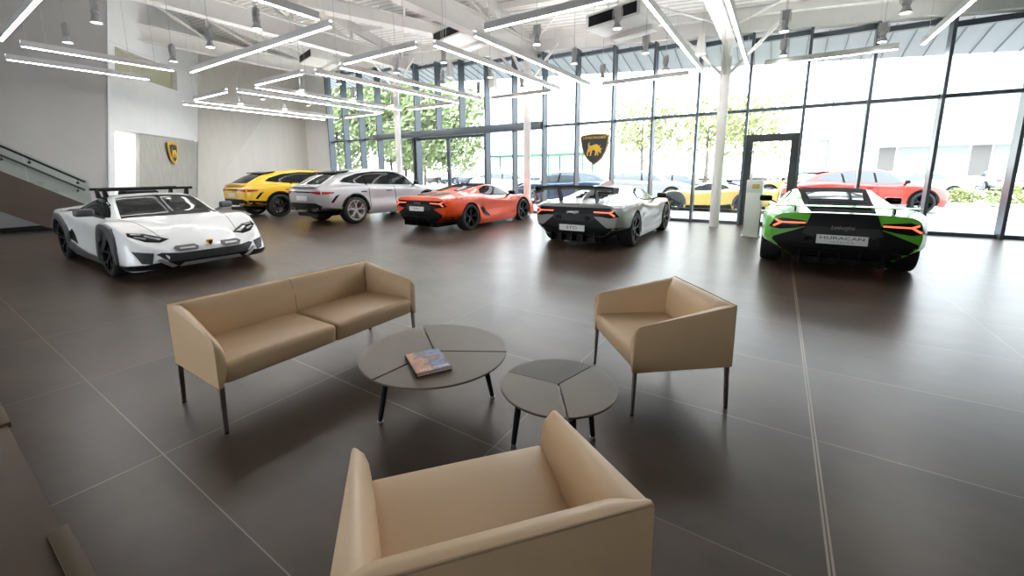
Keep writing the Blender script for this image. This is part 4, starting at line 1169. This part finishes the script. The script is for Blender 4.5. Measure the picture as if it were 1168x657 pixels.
for s in (-1, 1):
    bm = bmesh.new(); prism(bm, [(-1.98, 1.19), (-2.34, 1.21), (-2.34, 1.08), (-2.02, 1.08)], lambda u, v, w: Vector((u, s * .785 - .008 + w, v)), .016); mesh_obj('wing_end_plate', bm, 'black', wg, smooth=0)
    bm = bmesh.new(); bar(bm, (-2.12, s * .38, 1.15), (-1.98, s * .38, .90), .018, .10, Vector((1, 0, 0)), .018, .16); mesh_obj('wing_stay', bm, 'black', wg, smooth=0)
exhaust(c, (-.30, .30), .62, .05)
c.plate(-2.32, .43, .52, .115, (('STO', .08, .0, .22),))
c.script(-2.29, .735, .26)
c.mirrors('black', .62, .86, .92)

# --- orange open car -----------------------------------------------------------------
c = Car('sports_car', 'hur', HUR, 'car_orange', (-7.55, 9.66), PI / 2, 'orange low sports car with black soft top, between silver SUV and winged car')
c.wheels('rim_dark', 'red_paint'); glasshouse_hur(c)
c.patch('soft_top', [(.27, -.50), (.27, .50), (-.52, .47), (-.72, .40), (-.72, -.40), (-.52, -.47)], 'T', 'matte_black', .008, .02, (0,), .06)
hur_rear(c, 'orange')
for s in (-1, 1):
    c.patch('deck_buttress', [(-.62, .18), (-.62, .44), (-1.15, .40), (-1.15, .24)], 'T', 'gloss_black', .02, .03, (s,), .05)
    c.patch('deck_vent', [(-1.45, .10), (-1.45, .38), (-1.95, .34), (-1.95, .10)], 'T', 'grille', .01, .03, (s,), .06)
c.patch('side_intake', [(-.42, .30), (-.74, .38), (-.86, .56), (-.74, .58)], 'S', 'gloss_black', .006, .03, 'both')
c.plate(-2.32, .60, .50, .11, (('EVO', .06, 0, .16),))
c.script(-2.29, .745, .24)
c.mirrors('black', .62, .86, .90)

# --- the two tall cars ------------------------------------------------------------------
def urus(paint, loc, rz, label, rim, lights, plate=True, group=None, cal='yellow_lens', key='uru', glass='car_glass'):
    c = Car('suv', key, URU, paint, loc, rz, label, group)
    c.wheels(rim, cal)
    c.patch('side_window', [(1.05, 1.10), (.62, 1.40), (.2, 1.525), (-.6, 1.545), (-1.2, 1.49), (-1.68, 1.36), (-1.86, 1.25), (-1.5, 1.20), (-.6, 1.15), (.4, 1.11)], 'S', glass, .006, .02, 'both', .06)
    for x in (.02, -1.02): c.patch('window_pillar', [(x - .03, 1.14), (x + .04, 1.14), (x - .01, 1.50), (x - .07, 1.49)], 'S', 'gloss_black', .008, .02, 'both', .06)
    c.patch('rear_window', [(-1.72, -.50), (-1.72, .50), (-2.40, .56), (-2.40, -.56)], 'T', glass, .006, .02, (0,), .06)
    c.patch('windscreen', [(1.16, -.62), (1.24, 0), (1.16, .62), (.40, .58), (.36, 0), (.40, -.58)], 'T', glass, .006, .02, (0,), .06)
    for s in (-1, 1): c.patch('arch_cladding', ring(s * 1.5, .405, .457, .50, -5, 185), 'S', 'black', .010, .03, 'both', .07)
    c.patch('side_sill', [(-1.02, .24), (1.02, .24), (1.02, .34), (-1.02, .36)], 'S', 'black' if paint == 'car_yellow' else 'sil_trim', .012, .03, 'both', .1)
    c.patch('rear_lower_panel', [(-.66, .445), (-.82, .58), (-.60, .66), (.60, .66), (.82, .58), (.66, .445)], 'R', 'black', .012, .04, (0,), .08)
    if paint != 'car_silver': c.patch('corner_cladding', [(-2.47, .50), (-2.47, .63), (-1.94, .58), (-1.98, .43), (-2.2, .43)], 'S', 'black', .010, .03, 'both', .06)
    c.patch('light_band', [(-.36, .945), (-.36, .985), (.36, .985), (.36, .945)], 'R', 'gloss_black', .012, .03, (0,), .06)
    c.patch('tail_light', [(.36, .955), (.40, .985), (.78, .99), (.80, .90), (.62, .92), (.60, .95)], 'R', lights, .020, .03, 'both', .05)
    c.patch('tail_light', [(-2.48, .91), (-2.48, .985), (-2.16, .975), (-2.22, .925)], 'S', lights, .012, .03, 'both', .05)
    c.patch('side_vent_slash', [(-2.14, .86), (-2.02, .90), (-2.24, .66), (-2.30, .68)], 'S', 'gloss_black', .008, .02, 'both', .05)
    c.patch('door_seam', [(.10, .34), (.12, .34), (.06, 1.08), (.04, 1.08)], 'S', 'ink', .003, .01, 'both', .08)
    c.patch('door_seam', [(-.95, .40), (-.93, .40), (-.98, 1.13), (-1.0, 1.13)], 'S', 'ink', .003, .01, 'both', .08)
    for x in (-.30, -1.28): c.patch('door_handle', [(x, .93), (x, .96), (x + .2, .955), (x + .2, .925)], 'S', 'black', .018, .03, 'both', .08)
    bm = bmesh.new()
    prism(bm, [(-1.35, 1.575), (-1.80, 1.535), (-1.82, 1.50), (-1.5, 1.50)], lambda u, v, w: Vector((u, -.56 + w, v)), 1.12); mesh_obj('roof_spoiler', bm, 'gloss_black', c.t, smooth=0)
    bm = bmesh.new(); prism(bm, [(-2.30, 1.20), (-2.55, 1.125), (-2.55, 1.10), (-2.36, 1.08)], lambda u, v, w: Vector((u, -.58 + w, v)), 1.16); mesh_obj('boot_lip', bm, paint, c.t, smooth=0)
    if plate: c.plate(-2.60, .79, .50, .13, ())
    for y in (-.58, -.46, .46, .58):
        bm = bmesh.new(); lathe(bm, [(.04, 0), (.05, 0), (.05, .1), (.04, .1), (.038, .02), (0, .03)], 16, Matrix.Translation((-2.57, y, .47)) @ Matrix.Rotation(PI / 2, 4, 'Y')); mesh_obj('exhaust_tip', bm, 'chrome', c.t)
    c.mirrors('black', .92, .93, 1.16)
    c.patch('front_grille', [(-.60, .40), (.60, .40), (.66, .62), (-.66, .62)], 'F', 'grille', .01, .03, (0,), .08)
    c.patch('headlight', [(.40, .72), (.60, .74), (.62, .66), (.45, .65)], 'F', 'gloss_black', .01, .03, 'both', .06)
    return c
urus('car_silver', (-11.45, 9.24), PI / 2, 'silver tall sports SUV parked between yellow and orange cars', 'rim_silver', 'tail_off')
urus('car_yellow', (-15.45, 9.13), PI / 2, 'yellow tall sports SUV by the far left wall', 'rim_dark', 'tail_off')

# ------------------------------------------------------------------ outside: near cars
def simple_car(name, key, S, paint, loc, rz, label, group=None, tall=True):
    c = Car(name, key, S, paint, loc, rz, label, group)
    c.wheels('rim_silver' if paint != 'car_red' else 'rim_dark', 'red_paint', 8, True)
    k = S['ax'] / 1.5
    if key == 'uru':
        sw = [(1.05, 1.10), (.62, 1.40), (.2, 1.525), (-.6, 1.545), (-1.2, 1.49), (-1.68, 1.36), (-1.86, 1.25), (-1.5, 1.20), (.4, 1.11)]
        c.patch('rear_window', [(-1.72, -.50), (-1.72, .50), (-2.40, .56), (-2.40, -.56)], 'T', 'outdoor_car_glass', .006, .02, (0,), .1)
        c.patch('windscreen', [(1.16, -.62), (1.24, 0), (1.16, .62), (.40, .58), (.40, -.58)], 'T', 'outdoor_car_glass', .006, .02, (0,), .1)
        c.patch('light_band', [(-.76, .90), (-.76, 1.0), (.76, 1.0), (.76, .90)], 'R', 'tail_off', .012, .03, (0,), .08)
        c.patch('front_grille', [(-.60, .40), (.60, .40), (.66, .62), (-.66, .62)], 'F', 'grille', .01, .03, (0,), .1)
        c.patch('window_pillar', [(-.02, 1.13), (.06, 1.13), (.0, 1.56), (-.08, 1.56)], 'S', 'gloss_black', .010, .02, 'both', .1)
    else:
        sw = [(1.0, .98), (.5, 1.28), (.1, 1.385), (-.5, 1.375), (-1.0, 1.27), (-1.30, 1.06), (.3, 1.0)]
        c.patch('rear_window', [(-1.02, -.48), (-1.02, .48), (-1.48, .56), (-1.48, -.56)], 'T', 'outdoor_car_glass', .006, .02, (0,), .1)
        c.patch('windscreen', [(1.08, -.58), (1.14, 0), (1.08, .58), (.42, .52), (.42, -.52)], 'T', 'outdoor_car_glass', .006, .02, (0,), .1)
        c.patch('front_grille', [(-.50, .36), (.50, .36), (.52, .56), (-.52, .56)], 'F', 'grille', .01, .03, (0,), .1)
        c.patch('tail_light', [(.40, .80), (.66, .80), (.66, .70), (.44, .70)], 'R', 'tail_off', .01, .02, 'both', .1)
        c.patch('window_pillar', [(-.22, 1.02), (-.14, 1.02), (-.16, 1.39), (-.24, 1.39)], 'S', 'gloss_black', .010, .02, 'both', .1)
    c.patch('side_window', sw, 'S', 'outdoor_car_glass', .006, .02, 'both', .09)
    c.patch('headlight', [(.40, .58), (.58, .62), (.60, .52), (.45, .50)] if key != 'uru' else [(.40, .72), (.60, .74), (.62, .66), (.45, .65)], 'F', 'lamp_white', .01, .03, 'both', .1)
    return c
GZ = -.14
def out(x, y): return (x, y, GZ)
def place(c, x, y):
    c.t.location = (x, y, GZ); return c
place(urus('car_red', (2.6, 21.3), math.radians(20), 'red tall sports SUV outside, behind the green car', 'rim_dark', 'tail_off', False, glass='outdoor_car_glass'), 2.75, 21.2)
c = place(Car('sports_car', 'hur', HUR, 'car_gold', (0, 0), PI - .06, 'yellow low sports car outside, behind the thick white column'), -2.2, 18.9)
c.wheels('rim_dark', 'red_paint'); glasshouse_hur(c); engine_cover(c)
for s in (-1, 1): c.patch('arch_flare', ring(s * 1.31, .345, .387, .47), 'S', 'clad', .022, .04, 'both', .07)
c.patch('side_sill', [(-.86, .13), (.86, .13), (.84, .24), (-.4, .28), (-.80, .34)], 'S', 'black', .02, .04, 'both', .08)
place(urus('car_gold', (0, 0), PI - .1, 'yellow tall sports SUV outside, seen through the charcoal door', 'rim_silver', 'tail_off', False, glass='outdoor_car_glass'), 1.2, 26.5)
place(simple_car('suv', 'uru', URU, 'car_dark', (0, 0), PI + .15, 'dark blue SUV outside, left of the hanging shield'), -9.3, 19.5)
place(simple_car('suv', 'uru', URU, 'car_silver', (0, 0), .1, 'silver SUV outside, right of the hanging shield'), -6.0, 22.5)
place(simple_car('saloon_car', 'sal', SAL, 'car_dark', (0, 0), .05, 'dark blue saloon outside, behind the winged car'), -5.0, 26.0)
place(simple_car('suv', 'uru', URU, 'car_white', (0, 0), .25, 'white SUV outside, just behind the sliding door'), -16.5, 25.0)

# far car park: first of each kind built, then copied
protos = {}
def far_car(x, y, rz, kind, paint, label):
    k = (kind, paint)
    if k not in protos:
        c = simple_car('suv' if kind == 'uru' else 'saloon_car', kind, URU if kind == 'uru' else SAL, paint, (0, 0), rz, label, 'cars in the far car park')
        protos[k] = c.t; t = c.t
    else:
        t = copy_tree(protos[k])
    t.location = (x, y, GZ); t.rotation_euler.z = rz; tag(t, label, 'car', 'cars in the far car park')
PN_ = {'car_silver': 'silver', 'car_blackp': 'black', 'car_white': 'white', 'car_dark': 'dark blue', 'car_red': 'red'}
rows_ = [(46, -42, 17, 3.1, 'front'), (60, -52, 4, 3.4, 'rear')]
num = ['first', 'second', 'third', 'fourth', 'fifth', 'sixth', 'seventh', 'eighth', 'ninth', 'tenth', 'eleventh', 'twelfth', 'thirteenth', 'fourteenth', 'fifteenth', 'sixteenth', 'seventeenth', 'eighteenth', 'nineteenth', 'twentieth', 'twenty-first', 'twenty-second', 'twenty-third', 'twenty-fourth', 'twenty-fifth', 'twenty-sixth', 'twenty-seventh', 'twenty-eighth', 'twenty-ninth', 'thirtieth', 'thirty-first', 'thirty-second', 'thirty-third']
rnd = random.Random(3)
for y, xa, xb, stp, nm in rows_:
    i = 0; x = xa
    while x < xb and i < len(num):
        if rnd.random() < .86:
            kind = rnd.choice(['uru', 'sal', 'sal']); paint = rnd.choice(['car_silver', 'car_blackp', 'car_white', 'car_dark', 'car_silver', 'car_blackp'])
            far_car(x, y + rnd.uniform(-.3, .3), PI / 2 + (PI if rnd.random() < .5 else 0) + rnd.uniform(-.04, .04), kind, paint, '%s %s, %s from the left in the %s row of the far car park' % (PN_[paint], 'SUV' if kind == 'uru' else 'saloon', num[i], nm))
            i += 1
        x += stp
far_car(6.6, 33.0, PI + .2, 'sal', 'car_white', 'white saloon parked just beyond the shrub bed')

# ------------------------------------------------------------------ trees and shrubs
def leaf_cloud(bm, centre, rad, n, size, rg):
    for _ in range(n):
        while True:
            p = Vector((rg.uniform(-1, 1), rg.uniform(-1, 1), rg.uniform(-1, 1)))
            if .35 < p.length < 1: break
        p = Vector((p.x * rad[0], p.y * rad[1], p.z * rad[2])) + Vector(centre)
        nrm = Vector((rg.uniform(-1, 1), rg.uniform(-1, 1), rg.uniform(-.2, 1))).normalized(); a = nrm.orthogonal().normalized(); b = nrm.cross(a)
        s = size * rg.uniform(.6, 1.3); w = s * .5
        vs = [bm.verts.new(p + a * s), bm.verts.new(p + b * w), bm.verts.new(p - a * s), bm.verts.new(p - b * w)]
        bm.faces.new(vs)
def tree(x, y, h, spread, label, seed, leafm='leaf', trunk=1.6, n=1500, size=.2):
    rg = random.Random(seed)
    t = empty('tree', (x, y, GZ)); tag(t, label, 'tree', 'trees outside the glass')
    bm = bmesh.new(); tube(bm, [(0, 0, 0), (.05, .03, trunk), (.0, .0, h * .55), (.03, 0, h * .85)], [.14, .11, .07, .02], 8)
    br = []
    for k in range(9):
        a = k * 2.4; z0 = trunk + (h * .75 - trunk) * k / 9; e = Vector((math.cos(a) * spread * rg.uniform(.5, .8), math.sin(a) * spread * rg.uniform(.5, .8), z0 + h * .16))
        tube(bm, [(0, 0, z0), e], [.05, .012], 6); br.append(e)
    mesh_obj('trunk', bm, 'bark', t)
    bm = bmesh.new()
    for e in br: leaf_cloud(bm, e, (spread * .5, spread * .5, h * .16), n // 10, size, rg)
    leaf_cloud(bm, (0, 0, h * .78), (spread * .7, spread * .7, h * .24), n // 5, size, rg)
    mesh_obj('crown', bm, leafm, t, smooth=0, recalc=False)
tree(-31.0, 21.5, 9.5, 3.0, 'leafy tree farthest left beyond the glass, by the far left wall', 1, n=5200)
tree(-27.5, 24.0, 10.5, 3.2, 'tall leafy tree, second from the left beyond the glass', 2, n=5600)
tree(-24.2, 22.5, 8.5, 2.6, 'leafy tree, third from the left, in front of the shelter', 3, n=4600)
tree(-21.0, 24.0, 7.6, 2.4, 'leafy tree seen through the left leaf of the sliding door', 4, n=4200)
tree(-29.5, 30.0, 11, 3.6, 'leafy tree behind the left group beyond the glass', 8, n=5200)
tree(-8.0, 29.0, 6.3, 2.2, 'pale thin tree right of the hanging shield', 5, 'leaf_pale', 2.2, 1000, .17)
tree(-4.2, 31.0, 6.2, 2.3, 'pale thin tree left of the thick white column', 6, 'leaf_pale', 2.2, 1000, .17)
tree(-2.0, 33.0, 6.6, 2.4, 'pale thin tree behind the thick white column', 7, 'leaf_pale', 2.2, 1000, .17)
def shrub(x, y, r, label, seed):
    rg = random.Random(seed); bm = bmesh.new()
    leaf_cloud(bm, (0, 0, r * .55), (r, r * .8, r * .6), 420, .09, rg)
    for k in range(7): tube(bm, [(0, 0, 0), (rg.uniform(-.5, .5) * r, rg.uniform(-.5, .5) * r, r * .8)], .012, 5)
    o = mesh_obj('shrub', bm, 'leaf_pale', smooth=0, recalc=False); o.location = (x, y, GZ); tag(o, label, 'shrub', 'shrubs in the bed outside')
for i, (x, y, r) in enumerate(((5.5, 26.2, .75), (6.9, 26.6, .65), (8.1, 26.0, .8), (9.6, 26.4, .75), (11.0, 26.1, .8), (12.6, 26.5, .8))):
    shrub(x, y, r, 'yellow green shrub in the bed outside, %s from the left' % num[i], 20 + i)
# shrub bed edge
struct(bx('path', (4.6, 16, 24.9, 25.1, -.03, .06), 'asphalt'), 'pale kerb of the shrub bed')

# ------------------------------------------------------------------ building, shelter, posts
b = empty('office_building', (22, 62, GZ)); tag(b, 'white flat roofed building with strip windows beyond the car park', 'building')
bx('wall', (-14.5, 40, 0, 22, 4.3, 14), 'bldg', b)
bx('ground_floor', (-13.0, 40, 1.5, 22, 0, 4.3), 'bldg', b)
x = -12.6; i = 0
while x < 16:
    w_ = 2.6 if i % 3 else 1.4
    o = bx('window', (x, x + w_, 1.38, 1.5, .9, 4.0), 'bldg_glass' if i % 3 else 'bldg_dark', b)
    x += w_ + .25; i += 1
s = empty('bus_shelter', (-15.3, 27.5, GZ)); tag(s, 'green framed open shelter beyond the sliding door', 'shelter')
bx('roof', (-4.2, 4.2, -1, 1, 2.75, 2.9), 'green_frame', s)
for x in (-4, -1.4, 1.4, 4):
    for y in (-.9, .9): bx('post', (x - .05, x + .05, y - .05, y + .05, 0, 2.75), 'green_frame', s)
bx('bench', (-3.5, 3.5, .5, .85, .42, .48), 'pole', s)
for x in (-3.2, 0, 3.2): bx('bench_support', (x - .04, x + .04, .55, .8, 0, .42), 'pole', s)
def post(x, y, h, label):
    t = empty('lamp_post', (x, y, GZ)); tag(t, label, 'lamp post')
    bm = bmesh.new(); tube(bm, [(0, 0, 0), (0, 0, h)], [.09, .05], 10); mesh_obj('pole', bm, 'pole', t)
    bm = bmesh.new(); tube(bm, [(0, 0, h - .05), (-.9, 0, h)], .03, 6); box(bm, -1.4, -.8, -.1, .1, h - .03, h + .05); mesh_obj('lamp_arm', bm, 'pole', t, smooth=0)
    bx('sign_plate', (-.55, .02, -.03, -.01, 3.6, 3.85), 'pole', t)
post(2.95, 40, 9.0, 'tall grey lamp post above the red SUV outside')
# bicycle by the sliding door
def bicycle(x, y, rz, label):
    t = empty('bicycle', (x, y, GZ), rz); tag(t, label, 'bicycle', 'bicycles outside')
    for cx in (-.52, .52):
        bm = bmesh.new(); pts = [(cx + math.cos(a) * .33, 0, .34 + math.sin(a) * .33) for a in np.linspace(0, 2 * PI, 25)]; tube(bm, pts, .018, 6, False)
        for a in np.linspace(0, PI, 7)[:-1]: tube(bm, [(cx + math.cos(a) * .32, 0, .34 + math.sin(a) * .32), (cx - math.cos(a) * .32, 0, .34 - math.sin(a) * .32)], .003, 4)
        mesh_obj('wheel', bm, 'tyre', t)
    bm = bmesh.new()
    for p, q in (((-.52, .34), (-.16, .82)), ((-.16, .82), (.36, .80)), ((-.52, .34), (-.08, .30)), ((-.08, .30), (-.18, .90)), ((-.08, .30), (.38, .74)), ((.34, .92), (.52, .34))): tube(bm, [(p[0], 0, p[1]), (q[0], 0, q[1])], .018, 8)
    mesh_obj('frame', bm, 'car_dark', t)
    bx('saddle', (-.32, -.06, -.06, .06, .90, .95), 'black', t, .02)
    bm = bmesh.new(); tube(bm, [(.34, -.28, .98), (.36, 0, .94), (.34, .28, .98)], .014, 6); mesh_obj('handlebar', bm, 'black', t)
bicycle(-10.6, 17.2, .3, 'dark bicycle parked outside, left of two')
bicycle(-9.4, 16.6, 2.6, 'dark bicycle parked outside, right of two')

# ------------------------------------------------------------------ light, sky, camera
wd = bpy.data.worlds.new('sky'); SC.world = wd; wd.use_nodes = True
nt = wd.node_tree; bg = nt.nodes['Background']
tc = nt.nodes.new('ShaderNodeTexCoord'); sp = nt.nodes.new('ShaderNodeSeparateXYZ'); nt.links.new(tc.outputs['Generated'], sp.inputs[0])
rp = nt.nodes.new('ShaderNodeValToRGB'); rp.color_ramp.elements[0].position = .45; rp.color_ramp.elements[0].color = (.90, .95, 1, 1)
rp.color_ramp.elements[1].position = .9; rp.color_ramp.elements[1].color = (.70, .85, 1, 1)
nt.links.new(sp.outputs[2], rp.inputs[0]); nt.links.new(rp.outputs[0], bg.inputs[0])
bg.inputs[1].default_value = 3.9

cam = bpy.data.cameras.new('camera'); co = bpy.data.objects.new('camera', cam); COL.objects.link(co); SC.camera = co
Fp, cx_, cy_, pit, yaw, rol = 466.447, 579.305, 275.750, .16958, -.580332, -.00778
f = Vector((math.sin(yaw) * math.cos(pit), math.cos(yaw) * math.cos(pit), -math.sin(pit))); r = Vector((math.cos(yaw), -math.sin(yaw), 0)); u = r.cross(f)
r2 = r * math.cos(rol) + u * math.sin(rol); u2 = -r * math.sin(rol) + u * math.cos(rol)
mw = Matrix((r2, u2, -f)).transposed().to_4x4(); mw.translation = (0, 0, 1.5); co.matrix_world = mw
cam.sensor_fit = 'HORIZONTAL'; cam.sensor_width = 36; cam.lens = Fp / 1168 * 36
cam.shift_x = (584 - cx_) / 1168; cam.shift_y = (cy_ - 328.5) / 1168; cam.clip_start = .02; cam.clip_end = 600

SC.view_settings.view_transform = 'Standard'; SC.view_settings.look = 'None'; SC.view_settings.gamma = 1; SC.view_settings.use_curve_mapping = False
SC.view_settings.exposure = 1.0
SC.cycles.use_denoising = True
SC.cycles.max_bounces = 10; SC.cycles.transparent_max_bounces = 24; SC.cycles.sample_clamp_indirect = 6
SC.cycles.caustics_reflective = False; SC.cycles.caustics_refractive = False
